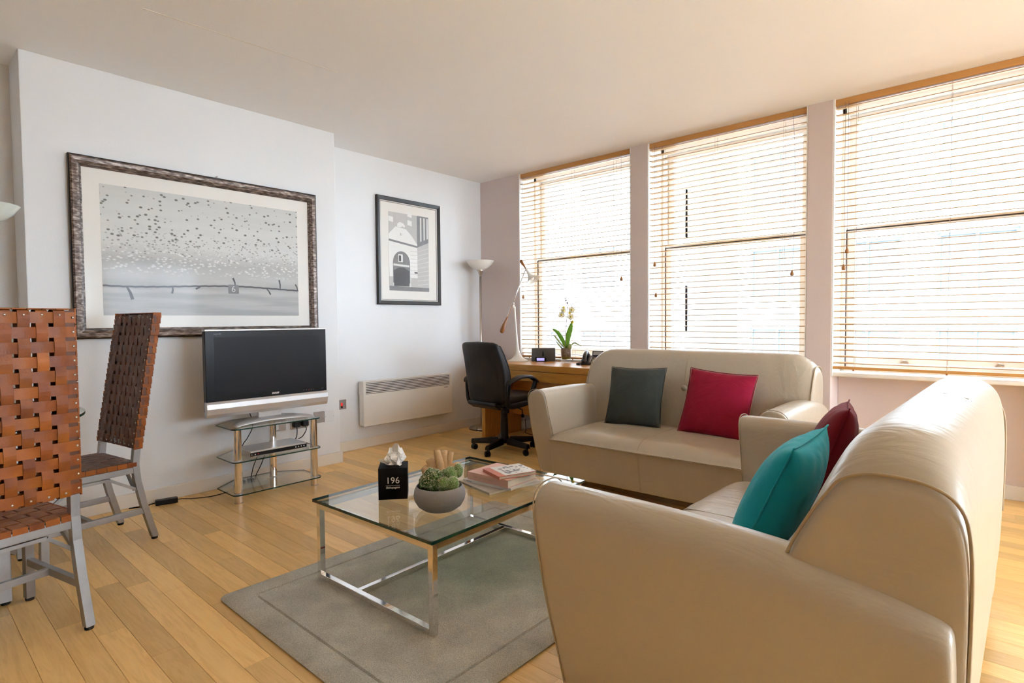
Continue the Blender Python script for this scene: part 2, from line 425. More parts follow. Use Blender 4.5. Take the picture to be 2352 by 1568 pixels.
mat('plastic_white', (.78,.76,.73), .4, var=.02)
def fabric(name, col, rough=.85, sheen=.15):
    m, nt, out = new_mat(name)
    b = bsdf(nt, out, col, rough, spec=.2, sheen=sheen)
    tc = N(nt, 'ShaderNodeTexCoord')
    n1 = N(nt, 'ShaderNodeTexNoise'); n1.inputs['Scale'].default_value = 5; n1.inputs['Detail'].default_value = 3; n1.inputs['Distortion'].default_value = 1.5
    n2 = N(nt, 'ShaderNodeTexNoise'); n2.inputs['Scale'].default_value = 500
    nt.links.new(tc.outputs['Object'], n1.inputs['Vector']); nt.links.new(tc.outputs['Object'], n2.inputs['Vector'])
    mx = N(nt, 'ShaderNodeMix', data_type='RGBA'); mx.inputs[6].default_value = (*[c*.85 for c in col],1); mx.inputs[7].default_value = (*[min(1,c*1.12) for c in col],1)
    nt.links.new(n1.outputs['Fac'], mx.inputs[0]); nt.links.new(mx.outputs[2], b.inputs['Base Color'])
    b2 = N(nt, 'ShaderNodeBump'); b2.inputs['Strength'].default_value = .45; b2.inputs['Distance'].default_value = .02
    nt.links.new(n1.outputs['Fac'], b2.inputs['Height'])
    b1 = N(nt, 'ShaderNodeBump'); b1.inputs['Strength'].default_value = .1; b1.inputs['Distance'].default_value = .001
    nt.links.new(n2.outputs['Fac'], b1.inputs['Height']); nt.links.new(b2.outputs[0], b1.inputs['Normal'])
    nt.links.new(b1.outputs[0], b.inputs['Normal'])
fabric('velvet_grey', (.050,.057,.052), sheen=.05); fabric('velvet_crimson', (.29,.007,.032), sheen=.05); fabric('velvet_maroon', (.18,.004,.014), sheen=.05); fabric('velvet_teal', (.012,.36,.46), sheen=.1)
def rug_mat():
    m, nt, out = new_mat('rug_pile')
    b = bsdf(nt, out, (.27,.25,.21), .95, spec=.1, sheen=.3)
    tc = N(nt, 'ShaderNodeTexCoord')
    n1 = N(nt, 'ShaderNodeTexNoise'); n1.inputs['Scale'].default_value = 5.5; n1.inputs['Detail'].default_value = 4; n1.inputs['Distortion'].default_value = .6
    n2 = N(nt, 'ShaderNodeTexNoise'); n2.inputs['Scale'].default_value = 330; n2.inputs['Detail'].default_value = 2
    for n in (n1, n2): nt.links.new(tc.outputs['Object'], n.inputs['Vector'])
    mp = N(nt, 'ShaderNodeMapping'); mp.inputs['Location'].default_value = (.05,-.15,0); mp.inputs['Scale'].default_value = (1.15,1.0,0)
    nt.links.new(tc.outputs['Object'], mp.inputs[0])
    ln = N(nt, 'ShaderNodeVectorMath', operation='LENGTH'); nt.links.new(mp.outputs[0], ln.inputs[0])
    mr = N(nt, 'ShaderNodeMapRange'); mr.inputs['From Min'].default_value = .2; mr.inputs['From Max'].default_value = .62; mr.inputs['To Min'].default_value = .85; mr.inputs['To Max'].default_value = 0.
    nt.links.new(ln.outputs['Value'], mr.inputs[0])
    c1 = N(nt, 'ShaderNodeMix', data_type='RGBA'); c1.inputs[6].default_value = (.50,.475,.405,1); c1.inputs[7].default_value = (.25,.30,.20,1)  # green light falling through the glass top, painted into the rug's middle
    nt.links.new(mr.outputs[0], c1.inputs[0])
    hs = N(nt, 'ShaderNodeHueSaturation'); v = N(nt, 'ShaderNodeMapRange'); v.inputs['From Min'].default_value = .3; v.inputs['From Max'].default_value = .7; v.inputs['To Min'].default_value = .78; v.inputs['To Max'].default_value = 1.15
    nt.links.new(n1.outputs['Fac'], v.inputs[0]); nt.links.new(v.outputs[0], hs.inputs['Value']); nt.links.new(c1.outputs[2], hs.inputs['Color'])
    h2 = N(nt, 'ShaderNodeHueSaturation'); v2 = N(nt, 'ShaderNodeMapRange'); v2.inputs['From Min'].default_value = .3; v2.inputs['From Max'].default_value = .7; v2.inputs['To Min'].default_value = .65; v2.inputs['To Max'].default_value = 1.3
    nt.links.new(n2.outputs['Fac'], v2.inputs[0]); nt.links.new(v2.outputs[0], h2.inputs['Value']); nt.links.new(hs.outputs[0], h2.inputs['Color'])
    nt.links.new(h2.outputs[0], b.inputs['Base Color'])
    bp = N(nt, 'ShaderNodeBump'); bp.inputs['Strength'].default_value = .6; bp.inputs['Distance'].default_value = .004
    nt.links.new(n2.outputs['Fac'], bp.inputs['Height']); nt.links.new(bp.outputs[0], b.inputs['Normal'])
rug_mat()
def frame_wood():
    m, nt, out = new_mat('frame_antique')
    b = bsdf(nt, out, (.12,.08,.06), .38, metal=.35)
    tc = N(nt, 'ShaderNodeTexCoord')
    mp = N(nt, 'ShaderNodeMapping'); mp.inputs['Scale'].default_value = (40,10,40)
    nt.links.new(tc.outputs['Object'], mp.inputs[0])
    nz = N(nt, 'ShaderNodeTexNoise'); nz.inputs['Scale'].default_value = 2.2; nz.inputs['Detail'].default_value = 6; nt.links.new(mp.outputs[0], nz.inputs['Vector'])
    cr = N(nt, 'ShaderNodeValToRGB'); e = cr.color_ramp.elements
    e[0].position = .32; e[0].color = (.035,.02,.014,1); e[1].position = .7; e[1].color = (.42,.35,.30,1)
    el = cr.color_ramp.elements.new(.5); el.color = (.15,.105,.085,1)
    nt.links.new(nz.outputs['Fac'], cr.inputs[0]); nt.links.new(cr.outputs[0], b.inputs['Base Color'])
frame_wood()
def print_dots():
    """pale print: dark specks above fading into light specks and soft bands (object y = across, z = up, metres)"""
    m, nt, out = new_mat('print_specks')
    b = bsdf(nt, out, (.6,.6,.58), .6, coat=.2, coat_rough=.08)
    tc = N(nt, 'ShaderNodeTexCoord'); sx = N(nt, 'ShaderNodeSeparateXYZ'); nt.links.new(tc.outputs['Object'], sx.inputs[0])
    zr = N(nt, 'ShaderNodeMapRange'); zr.inputs['From Min'].default_value = -.396; zr.inputs['From Max'].default_value = .396
    nt.links.new(sx.outputs['Z'], zr.inputs[0])
    # denser, flatter specks further down
    mp = N(nt, 'ShaderNodeMapping'); mp.inputs['Scale'].default_value = (0,25,36)
    nt.links.new(tc.outputs['Object'], mp.inputs[0])
    vo = N(nt, 'ShaderNodeTexVoronoi'); vo.inputs['Scale'].default_value = 1.; vo.inputs['Randomness'].default_value = .9
    nt.links.new(mp.outputs[0], vo.inputs['Vector'])
    mp2 = N(nt, 'ShaderNodeMapping'); mp2.inputs['Scale'].default_value = (0,34,64)
    nt.links.new(tc.outputs['Object'], mp2.inputs[0])
    vo2 = N(nt, 'ShaderNodeTexVoronoi'); vo2.inputs['Scale'].default_value = 1.; nt.links.new(mp2.outputs[0], vo2.inputs['Vector'])
    def ramp(src, a, va, bb, vb):
        r = N(nt, 'ShaderNodeMapRange'); r.interpolation_type = 'SMOOTHSTEP'
        r.inputs['From Min'].default_value = a; r.inputs['From Max'].default_value = bb; r.inputs['To Min'].default_value = va; r.inputs['To Max'].default_value = vb
        nt.links.new(src, r.inputs[0]); return r.outputs[0]
    def mul(a, c):
        mm = N(nt, 'ShaderNodeMath', operation='MULTIPLY')
        for i, q in enumerate((a, c)):
            if isinstance(q, (int, float)): mm.inputs[i].default_value = q
            else: nt.links.new(q, mm.inputs[i])
        return mm.outputs[0]
    dark = mul(ramp(vo.outputs['Distance'], .17, 1, .30, 0), ramp(zr.outputs[0], .50, 0, .62, 1))
    mp4 = N(nt, 'ShaderNodeMapping'); mp4.inputs['Scale'].default_value = (0,38,62); nt.links.new(tc.outputs['Object'], mp4.inputs[0])
    vo4 = N(nt, 'ShaderNodeTexVoronoi'); vo4.inputs['Scale'].default_value = 1.; nt.links.new(mp4.outputs[0], vo4.inputs['Vector'])
    dark2 = mul(ramp(vo4.outputs['Distance'], .18, .8, .32, 0), mul(ramp(zr.outputs[0], .42, 0, .50, 1), ramp(zr.outputs[0], .60, 1, .72, 0)))
    lite = mul(ramp(vo2.outputs['Distance'], .15, 1, .45, 0), mul(ramp(zr.outputs[0], .30, 0, .40, 1), ramp(zr.outputs[0], .5, 1, .62, 0)))
    nz = N(nt, 'ShaderNodeTexNoise'); nz.inputs['Scale'].default_value = 1.; nz.inputs['Detail'].default_value = 3
    mp3 = N(nt, 'ShaderNodeMapping'); mp3.inputs['Scale'].default_value = (0,1.4,18); nt.links.new(tc.outputs['Object'], mp3.inputs[0]); nt.links.new(mp3.outputs[0], nz.inputs['Vector'])
    band = mul(ramp(nz.outputs['Fac'], .38, 1, .62, 0), ramp(zr.outputs[0], .22, .9, .34, .1))
    cr = N(nt, 'ShaderNodeValToRGB'); e = cr.color_ramp.elements
    e[0].position = 0; e[0].color = (.44,.435,.42,1); e[1].position = 1; e[1].color = (.60,.60,.575,1)
    for p, c in ((.3,(.52,.515,.50,1)),(.43,(.44,.435,.42,1)),(.58,(.66,.655,.63,1))):
        q = e.new(p); q.color = c
    nt.links.new(zr.outputs[0], cr.inputs[0])
    def mix(fac, c1, c2):
        mx = N(nt, 'ShaderNodeMix', data_type='RGBA'); nt.links.new(fac, mx.inputs[0])
        if isinstance(c1, tuple): mx.inputs[6].default_value = c1
        else: nt.links.new(c1, mx.inputs[6])
        mx.inputs[7].default_value = c2
        return mx.outputs[2]
    c = mix(dark, cr.outputs[0], (.15,.14,.12,1))
    c = mix(dark2, c, (.20,.19,.165,1))
    c = mix(lite, c, (.74,.735,.71,1))
    c = mix(band, c, (.36,.355,.345,1))
    nt.links.new(c, b.inputs['Base Color'])
print_dots()
# outside
mat('facade_white', (.50,.50,.49), .8, var=.04, vscale=1.5)
mat('facade_glass', (.10,.12,.135), .6, spec=.25, var=.15, vscale=2)
mat('facade_frame', (.13,.165,.19), .5, var=.05)
mat('facade_brick', (.21,.15,.148), .8, var=.1, vscale=4)
mat('tower_blue', (.10,.125,.15), .6, spec=.25, var=.15, vscale=.6)
mat('street', (.55,.54,.52), .9, var=.1, vscale=1)

# ================================================================== THE ROOM
XR, XB, YW, YP, ZC = -4.454, -4.137, 4.496, 4.72, 2.675     # left wall, chimney breast, window wall, panel under windows, ceiling
XE, YB = 3.9, -2.6                                            # right wall, back wall (behind the camera)
BY0, BY1 = .572, 2.512                                        # chimney breast from/to
WIN = [(-3.891,-2.577), (-2.412,-1.141), (-.977,.33)]         # window bays
ZS = .737                                                     # underside of sill
fl = MB(); fl.box(XR-.15, XE+.15, YB-.15, 4.95, -.06, -.004)
floor = struct(fl.build('floor', 'oak_floor'))
floor['label'] = 'pale oak plank floor laid parallel to the windows'
# planks, one mesh stretched
pm = MB(); g = .0012; c = .0009
w2 = .092/2 - .0004
prof = [(-w2,0),(-w2,.004-c+.0),( -w2+c,.004),(w2-c,.004),(w2,.004-c),(w2,0)]
pm.loft([[(x, y, z-.004) for y, z in prof] for x in (-.5, .5)])
plank_me = pm.build('plank', 'oak_floor', mesh_only=True)
def in_view(x, y, z=0., m=.08):
    v = Vector((x, y, z-1.15)); d = v.dot(F_)
    if d < .1: return False
    px = v.dot(R_)/d*1300.8/1176; py = v.dot(U_)/d*1300.8/784
    return abs(px) < 1+m and abs(py) < 1+m
cand = []
rr = random.Random(3)
y = .598 - .092*36 + .046
rows = []
while y < 4.80:
    x = XR - rr.uniform(0, .9)
    while x < XE:
        L = rr.uniform(.62, 1.25)
        a, b = max(x, XR), min(x+L, XE)
        if b-a > .03: cand.append((a, b, y))
        x += L
    y += .092
vis, rest = [], []
for a, b, y in cand:
    k = 7
    hit = any(in_view(a+(b-a)*i/k, y) for i in range(k+1))
    # hidden under the sofas
    hid = (-.95 < a and b < -.1 and 1.35 < y < 2.85)
    (vis if hit and not hid else rest).append((a, b, y))
vis.sort(key=lambda t: math.hypot((t[0]+t[1])/2, t[2]))
rest += vis[298:]; vis = vis[:298]
for a, b, y in vis:
    o = link('plank', plank_me, floor); o.location = ((a+b)/2, y, 0); o.scale = (b-a-.0008, 1, 1)
rm = MB()
for a, b, y in rest:
    rm.loft([[(x, y+yy, z-.004) for yy, z in prof] for x in (a+.0004, b-.0004)])
o = rm.build('planks', 'oak_floor', floor); o['kind'] = 'stuff'

ceil_ = struct(MB().box(XR-.15, XE+.15, YB-.15, 4.95, ZC, ZC+.12).build('ceiling', 'paint_ceiling'))
MB().bar((-3.18, .91, ZC+.0002), (-3.12, 1.92, ZC+.0002), .006, .003).build('ceiling_joint', 'trim_cream', ceil_)
struct(MB().box(XR-.15, XR, YB-.15, 4.95, -.06, ZC).build('wall_left', 'paint_white'))
struct(MB().box(XR, XB, BY0, BY1, 0, ZC).build('wall_chimney', 'paint_white', bevel=.004))
FILL_WIN = [(1.10,2.62), (2.74,4.30)]                             # unseen windows added in the right-hand wall to brighten the room
wr = MB(); ye = [YB-.15] + [e for w in FILL_WIN for e in w] + [4.95]
for i in range(0, len(ye), 2): wr.box(XE, XE+.15, ye[i], ye[i+1], -.06, ZC)
for a, b in FILL_WIN: wr.box(XE, XE+.15, a, b, -.06, .45); wr.box(XE, XE+.15, a, b, 2.30, ZC)
struct(wr.build('wall_right', 'paint_white'))
for i, (a, b) in enumerate(FILL_WIN):
    f = MB()
    for q in (a, (a+b)/2-.025, b-.05): f.box(XE+.04, XE+.10, q, q+.05, .45, 2.30)
    for z in (.45, 1.35, 2.25): f.box(XE+.045, XE+.095, a, b, z, z+.05)
    wn = struct(f.build('window_%d' % (i+4), 'sash_white')); MB().box(XE+.068, XE+.072, a+.05, b-.05, .50, 2.25).build('pane', 'glass_window', wn)  # added light openings, framed like the real windows
struct(MB().box(XR-.15, XE+.15, YB-.15, YB, -.06, ZC).build('wall_back', 'paint_back'))
ww = MB(); edges = [XR] + [e for w in WIN for e in w] + [XE]
for i in range(0, len(edges), 2): ww.box(edges[i], edges[i+1], YW, 4.95, 0, ZC)
for a, b in WIN: ww.box(a, b, YP, 4.95, 0, ZS)
struct(ww.build('wall_window', 'paint_pink', bevel=.003))
# baseboards
bh, bt = .09, .016
def board(name, *boxes):
    m = MB()
    for b in boxes: m.box(*b)
    return struct(m.build(name, 'trim_cream', bevel=.004))
board('baseboard_left', (XR, XR+bt, BY1+bt, YW-bt, 0, bh), (XR, XR+bt, YB, BY0-bt, 0, bh))
board('baseboard_chimney', (XB, XB+bt, BY0-bt, BY1+bt, 0, bh), (XR, XB, BY1, BY1+bt, 0, bh), (XR, XB, BY0-bt, BY0, 0, bh))
bw = [(edges[i], edges[i+1], YW-bt, YW, 0, bh) for i in range(0, len(edges), 2)] + [(a, b, YP-bt, YP, 0, bh) for a, b in WIN]
for a, b in WIN: bw += [(a, a+bt, YW, YP-bt, 0, bh), (b-bt, b, YW, YP-bt, 0, bh)]
board('baseboard_window', *bw)

# windows: box frame, two sashes, panes, sill, reveal linings
for i, (a, b) in enumerate(WIN):
    w = MB(); zb, zt = ZS+.03, ZC
    w.box(a, a+.035, 4.745, 4.9, zb, zt); w.box(b-.06, b, 4.745, 4.9, zb, zt); w.box(a, b, 4.745, 4.9, zt-.04, zt); w.box(a, b, 4.745, 4.9, zb-.03, zb+.02)
    win = struct(w.build('window_%d' % (i+1), 'sash_white', bevel=.003))
    win['label'] = ['tall sash window behind the desk', 'tall sash window behind the far sofa', 'tall sash window at the right of the room'][i]
    la, lb, zr = a+.04, b-.065, 1.80
    def sash(nm, y0, y1, z0, z1, top, bot):
        s = MB(); st = .05
        s.box(la, la+st, y0, y1, z0, z1); s.box(lb-st, lb, y0, y1, z0, z1); s.box(la+st, lb-st, y0, y1, z1-top, z1); s.box(la+st, lb-st, y0, y1, z0, z0+bot)
        o = s.build(nm, 'sash_white', win, bevel=.003)
        MB().box(la+st, lb-st, (y0+y1)/2-.002, (y0+y1)/2+.002, z0+bot, z1-top).build('pane', 'glass_window', o)
        return o
    up = sash('upper_sash', 4.815, 4.855, zr-.02, zt-.045, .05, .04)
    lo = sash('lower_sash', 4.765, 4.805, zb+.025, zr+.012, .035, .075)
    gm = MB(); gm.box(la-.003, lb+.003, 4.758, 4.764, zr-.012, zr-.004); gm.box(la-.004, la, 4.756, 4.764, zb+.02, zr-.004)
    gm.build('sash_gap', 'gap_dark', lo)
    for sx in (.3, .72):
        x = la+(lb-la)*sx
        MB().box(x-.022, x+.022, 4.752, 4.765, zb+.055, zb+.07).box(x-.008, x+.008, 4.745, 4.765, zb+.062, zb+.085).build('sash_lift', 'satin_nickel', lo, bevel=.002)
    # sill and linings
    sl = MB(); sl.box(a, b, 4.515, 4.76, ZS, ZS+.028)
    sl.build('window_sill', 'trim_cream', win, bevel=.008, segs=3)
    ln = MB(); ln.box(a, a+.008, YW+.002, 4.75, ZS, ZC)
    ln.build('reveal_lining', 'sash_white', win)
    ln = MB(); ln.box(b-.008, b, YW+.002, 4.75, ZS, ZC)
    ln.build('reveal_lining', 'sash_white', win)

# ------------------------------------------------------------------ venetian blinds
def blind(i, a, b, label, tilt, zbot, pulls, ladders):
    L = b-a; cx = (a+b)/2; yb = 4.545
    t = thing('venetian_blind', label, 'blind', (cx, yb, zbot))
    hr = MB().box(-L/2, L/2, -.028, .028, ZC-.045-zbot, ZC-zbot-.001).build('headrail', 'pine_rail', t, bevel=.002)
    MB().box(-L/2, L/2, -.026, .026, 0, .02).build('bottom_rail', 'pine_rail', t, bevel=.004)
    sm = MB(); n = 5; wd = .05
    secs = []
    for sx in (-L/2+.004, L/2-.004):
        top = [(sx, -wd/2+wd*k/n, .0023+.0022*math.sin(PI*k/n)) for k in range(n+1)]
        bot = [(sx, wd/2-wd*k/n, -.0023+.0022*math.sin(PI*k/n)) for k in range(n+1)]
        secs.append(top+bot)
    sm.loft(secs); me = sm.build('slat', 'pine_slat', mesh_only=True)
    z = .045; top = ZC-.06-zbot
    cnt = int((top-z)/.0455); sp = (top-z)/cnt
    for k in range(cnt+1):
        o = link('slat', me, t); o.location = (0, 0, z+sp*k); o.rotation_euler = (rad(tilt + random.uniform(-.8, .8)), 0, random.uniform(-.0006, .0006))
    for fx in ladders:
        x = -L/2 + L*fx
        for yy in (-.027, .027): 
            MB().tube([(x, yy, .01), (x, yy, ZC-.05-zbot)], .0011, 5).build('ladder_cord', 'cord_tan' if yy < 0 else 'cord_dark', t)
        MB().sphere((x, -.02, -.004), .007, 10, 6).build('cord_button', 'pine_knob', t)
    for fx, zk, sag in pulls:
        x = -L/2 + L*fx; zk -= zbot; zt = ZC-.03-zbot
        pts = [(x+.006*math.sin(PI*q/6)*sag, -.036, zt+(zk-zt)*q/6) for q in range(7)]
        c = MB().tube(pts, .0012, 5).build('pull_cord', 'cord_dark', t)
        MB().lathe([(0,.012),(.005,.010),(.007,0),(.012,-.008),(.013,-.02),(.010,-.028),(0,-.030)], 12, (x, -.036, zk)).build('cord_knob', 'pine_knob', c, smooth=True)
blind(0, WIN[0][0]+.004, WIN[0][1]-.004, 'pine venetian blind in the window behind the desk and orchid', 4, .772, [(.03,1.41,0),(.925,1.535,0)], (.08,.5,.86))
blind(1, WIN[1][0]+.006, WIN[1][1]-.006, 'pine venetian blind in the middle window behind the far sofa', 1, .772, [(.045,1.64,0),(.055,1.375,0),(.925,1.495,3)], (.1,.46,.87))
blind(2, WIN[2][0]+.006, WIN[2][1]-.006, 'pine venetian blind in the right-hand window, lowered to the sill', 7, .790, [(.065,1.63,0),(.05,1.515,0)], (.10,.5,.9))

# ================================================================== SOFAS
def make_sofa(label, loc, rz):
    t = thing('sofa', label, 'sofa', loc, rz, 'cream leather two-seater sofas')
    # base with a leaning front panel
    b = MB(); W = .665
    secs = []
    for u in (-W, W):
        secs.append([(u, .055, .085), (u, .01, .34), (u, .02, .355), (u, .62, .355), (u, .97, .34), (u, .97, .085)])
    b.loft(secs); b.build('base', 'leather_cream', t, bevel=.012, segs=3)
    # seat cushion, softly crowned
    s = MB(); nu, nv = 25, 15
    def top(u, v):
        a = u/W; c = (v-.01)/.70
        crown = .030*(1-abs(a)**4)*(1-max(0, abs(c*2-1))**6)
        front = max(0, 1-(v-.0)/.09)
        edge = max(0, (abs(a)-.93)/.07)
        wr = .0022*math.sin(38*u+6*math.sin(5*v)+3*u*v*9)*max(0, 1-((v-.16)/.22)**2)*(1-abs(a)**3)
        return .385 + crown + wr - .032*front*front - .018*edge*edge
    grid = []
    for j in range(nv+1):
        v = -.005 + .70*(j/nv)**1.25
        grid.append([(-W+.004+(2*W-.008)*i/nu, v, top(-W+2*W*i/nu, v)) for i in range(nu+1)])
    # front roll down to the seam
    lead = [[(x, .000, .338) for x, _, _ in grid[0]], [(x, -.012, .350) for x, _, _ in grid[0]]]
    g2 = lead + grid + [[(x, .71, .34) for x, _, _ in grid[0]]]
    vs = [p for r in g2 for p in r]; n = nu+1; fs = []
    for j in range(len(g2)-1):
        for i in range(nu): fs.append((j*n+i, j*n+i+1, (j+1)*n+i+1, (j+1)*n+i))
    s.add(vs, fs)
    s.add([(-W+.004,0,.338),(W-.004,0,.338),(W-.004,.71,.338),(-W+.004,.71,.338)], [(3,2,1,0)])
    st = s.build('seat_cushion', 'leather_cream', t, smooth=True, subsurf=1)
    # seams on seat
    MB().tube([(-W+.01+(2*W-.02)*k/24, -.006, .340) for k in range(25)], .0035, 6).build('seam', 'leather_seam', st, smooth=True)
    MB().tube([(0, .048, .10), (0, .006, .33)], .0018, 5).tube([(0, -.004+.68*k/16, top(0, -.004+.68*k/16)+.0005) for k in range(17)], .0018, 5).build('seam', 'leather_seam', st)
    # arms
    for sgn in (1, -1):
        m = MB(); secs = []
        def sec(v, zt, lean, dz=0, sc=1.0, vv=0):
            ring = [(.657,.088),(.655,.10),(.655,.24),(.662,.38),(.683,.50),(.694,zt-.075),(.706,zt-.03),(.735,zt-.004),(.775,zt),(.815,zt-.010),(.845,zt-.040),(.853,zt-.095),(.850,zt-.18),(.838,.36),(.815,.22),(.796,.10),(.793,.088)]
            cu = .755; cz = .37
            return [(sgn*(cu+(u-cu)*sc), v + lean*(zt-z)/(zt-.1), cz+(z-cz)*(sc if sc == 1 else sc+.01)) for u, z in ring]
        for v, zt, ln, sc in ((.0,.672,.075,.93),(.004,.672,.075,.985),(.016,.673,.072,1.),(.05,.675,.06,1.),(.2,.675,.04,1.),(.4,.674,.02,1.),(.6,.668,.01,1.),(.8,.648,0,1.),(.93,.622,0,1.),(.968,.61,0,1.),(.978,.60,0,.95)):
            secs.append(sec(v, zt, ln, sc=sc))
        m.loft(secs)
        a = m.build('arm', 'leather_cream', t, smooth=True, subsurf=2)
        ring = sec(.012, .674, .074, sc=1.0)
        pts = catmull([(x*1.0+ (0.002*sgn if abs(x) > .76 else -.002*sgn), y-.004, z+.002) for x, y, z in ring], 4)
        MB().tube(pts, .0022, 6).build('seam', 'leather_seam', a, smooth=True)
    # backrest
    prof = [(.615,.33),(.630,.42),(.655,.55),(.690,.68),(.730,.79),(.762,.860),(.785,.900),(.825,.925),(.880,.930),(.935,.918),(.972,.885),(.990,.82),(.995,.66),(.99,.40),(.98,.09),(.90,.09),(.70,.20)]
    def kfun(u):
        a = abs(u); r = .20
        if a < .635: return 1.
        d = min(a-.635, r*.93); return 1 - (r-math.sqrt(r*r-d*d))/.330
    m = MB(); secs = []
    us = [-.812,-.808,-.795,-.77,-.735,-.69,-.64,-.55,-.40,-.2,-.06,0,.06,.2,.40,.55,.64,.69,.735,.77,.795,.808,.812]
    def bsec(u):
        k = kfun(u); out = []
        inset = max(0, abs(u)-.798)*1.2
        for i, (v, z) in enumerate(prof):
            zz = z if z <= .60 else .60+(z-.60)*k
            vc = .82
            pu = 1-.012*math.exp(-((u/.05)**2)) if .6 < z < .8 and v < .75 else 1
            out.append((u, (vc+(v-vc)*(1-inset*2)) + (.014*math.exp(-(u/.12)**2-((z-.68)/.10)**2) if v < .75 else 0), zz-inset*.8*(1 if z > .6 else 0)))
        return out
    for u in us: secs.append(bsec(u))
    m.loft(secs)
    bk = m.build('backrest', 'leather_cream', t, smooth=True, subsurf=2)
    MB().tube([(0, v-.002, z) for v, z in [(.622,.39),(.653,.52),(.700,.66),(.728,.775),(.762,.855),(.79,.898),(.83,.921),(.88,.927),(.935,.915)]], .0016, 5).build('seam', 'leather_seam', bk)
    for sgn in (1, -1):
        e = bsec(.797*sgn); 
        MB().tube(catmull([(x+.004*sgn, y, z+.001) for x, y, z in e[1:14]], 4), .0035, 6).build('seam', 'leather_seam', bk, smooth=True)
        e = bsec(.79*sgn)
        # seam along the rear top edge
    MB().sphere((0, .695, .672), .022, 16, 8, (1,.5,1)).build('button', 'leather_cream', bk, smooth=True)
    for u in (-.60, .60):
        for v in (.12, .88):
            MB().lathe([(.018,0),(.028,.10)], 14, (u, v, 0)).build('leg', 'dark_wood', t, smooth=True)
    return t
make_sofa('cream leather sofa in front of the windows, holding a grey and a crimson cushion', (-1.705, 3.045, 0), rad(1.5))
make_sofa('cream leather sofa in the right foreground, seen from its end', (-1.03, 2.095, 0), rad(-91))

# ------------------------------------------------------------------ cushions
def cushion(label, m, size, thick, loc, rx, ry, rz, seed, sag=.0):
    b = MB(); n = 30; rr = random.Random(seed); ph = [rr.uniform(0, 6) for _ in range(6)]
    def P(a, c, sgn):
        ra = 1-abs(a)**2.6; rc = 1-abs(c)**2.6
        tt = thick/2*max(0, ra*rc)**.55
        pinch = .055
        x = a*size/2*(1-pinch*(1-c*c)); y = c*size/2*(1-pinch*(1-a*a))
        ed = max(abs(a), abs(c))
        wr = .0045*math.sin(16*a+ph[0]+2*math.sin(3*c+ph[1]))*max(0, ed-.45) + .004*math.sin(15*c+ph[2]+2*math.sin(4*a+ph[3]))*max(0, ed-.5)
        return (x, y, sgn*(tt+wr*min(1, tt*60)) - sag*(1-a*a)*(1-c*c))
    vs = []; fs = []
    for sgn in (1, -1):
        o = len(vs)
        for j in range(n+1):
            for i in range(n+1):
                a = -1+2*i/n; c = -1+2*j/n; vs.append(P(a, c, sgn))
        for j in range(n):
            for i in range(n):
                f = (o+j*(n+1)+i, o+j*(n+1)+i+1, o+(j+1)*(n+1)+i+1, o+(j+1)*(n+1)+i)
                fs.append(f if sgn > 0 else tuple(reversed(f)))
    b.add(vs, fs)
    o = b.build('cushion', m, smooth=True, subsurf=1)
    bm = bmesh.new(); bm.from_mesh(o.data); bmesh.ops.remove_doubles(bm, verts=bm.verts, dist=.0005); bm.to_mesh(o.data); bm.free()
    for p in o.data.polygons: p.use_smooth = True
    edge = [P(-1+2*i/n, -1, 1) for i in range(n+1)] + [P(1, -1+2*i/n, 1) for i in range(1, n+1)] + [P(1-2*i/n, 1, 1) for i in range(1, n+1)] + [P(-1, 1-2*i/n, 1) for i in range(1, n+1)]
    MB().tube(edge, .0028, 6).build('piping', m, o, smooth=True)
    o.rotation_mode = 'XYZ'
    o.matrix_world = Matrix.Translation(loc) @ Matrix.Rotation(rz, 4, 'Z') @ Matrix.Rotation(rx, 4, 'X') @ Matrix.Rotation(ry, 4, 'Z')
    tag(o, label, 'cushion', 'velvet scatter cushions')
    return o
# local x across, y up after rx=~70deg, front = +z
cushion('charcoal grey velvet cushion on the far sofa', 'velvet_grey', .43, .15, (-2.015, 3.575, .605), rad(72), rad(1.5), rad(2), 1)
cushion('crimson velvet cushion on the far sofa', 'velvet_crimson', .44, .15, (-1.43, 3.585, .605), rad(70), rad(-4), rad(2), 2)
cushion('teal velvet cushion on the near sofa', 'velvet_teal', .45, .17, (-.545, 1.87, .590), rad(66), rad(0), rad(-88), 3)
cushion('dark red velvet cushion on the near sofa, behind the teal one', 'velvet_maroon', .45, .16, (-.56, 2.53, .600), rad(70), rad(3), rad(-80), 4)

# ================================================================== COFFEE TABLE AND RUG
TX, TY, TR, TW, TL, TZ = -2.31, 1.259, rad(1.7), .783, .995, .372
rz0 = .013
rug = MB()
RW, RL = 1.25, 1.66
def rugsec(x0, x1, y0, y1, z, r): return [(a, b, z) for a, b in rrect(x0, x1, y0, y1, r, 4)]
h = .016
rings = [rugsec(-RW/2, RW/2, -RL/2, RL/2, 0, .03), rugsec(-RW/2-.004, RW/2+.004, -RL/2-.004, RL/2+.004, h*.5, .03), rugsec(-RW/2+.006, RW/2-.006, -RL/2+.006, RL/2-.006, h, .026)]
gi = .105
for d, z in ((gi-.006, h), (gi-.002, h-.0075), (gi+.002, h-.0075), (gi+.006, h)): rings.append(rugsec(-RW/2+d, RW/2-d, -RL/2+d, RL/2-d, z, .012))
rug.loft(rings)
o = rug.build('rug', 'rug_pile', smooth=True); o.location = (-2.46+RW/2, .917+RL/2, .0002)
smooth_by_angle(o, 50)
tag(o, 'taupe pile rug under the coffee table, green light from its glass painted in', 'rug')

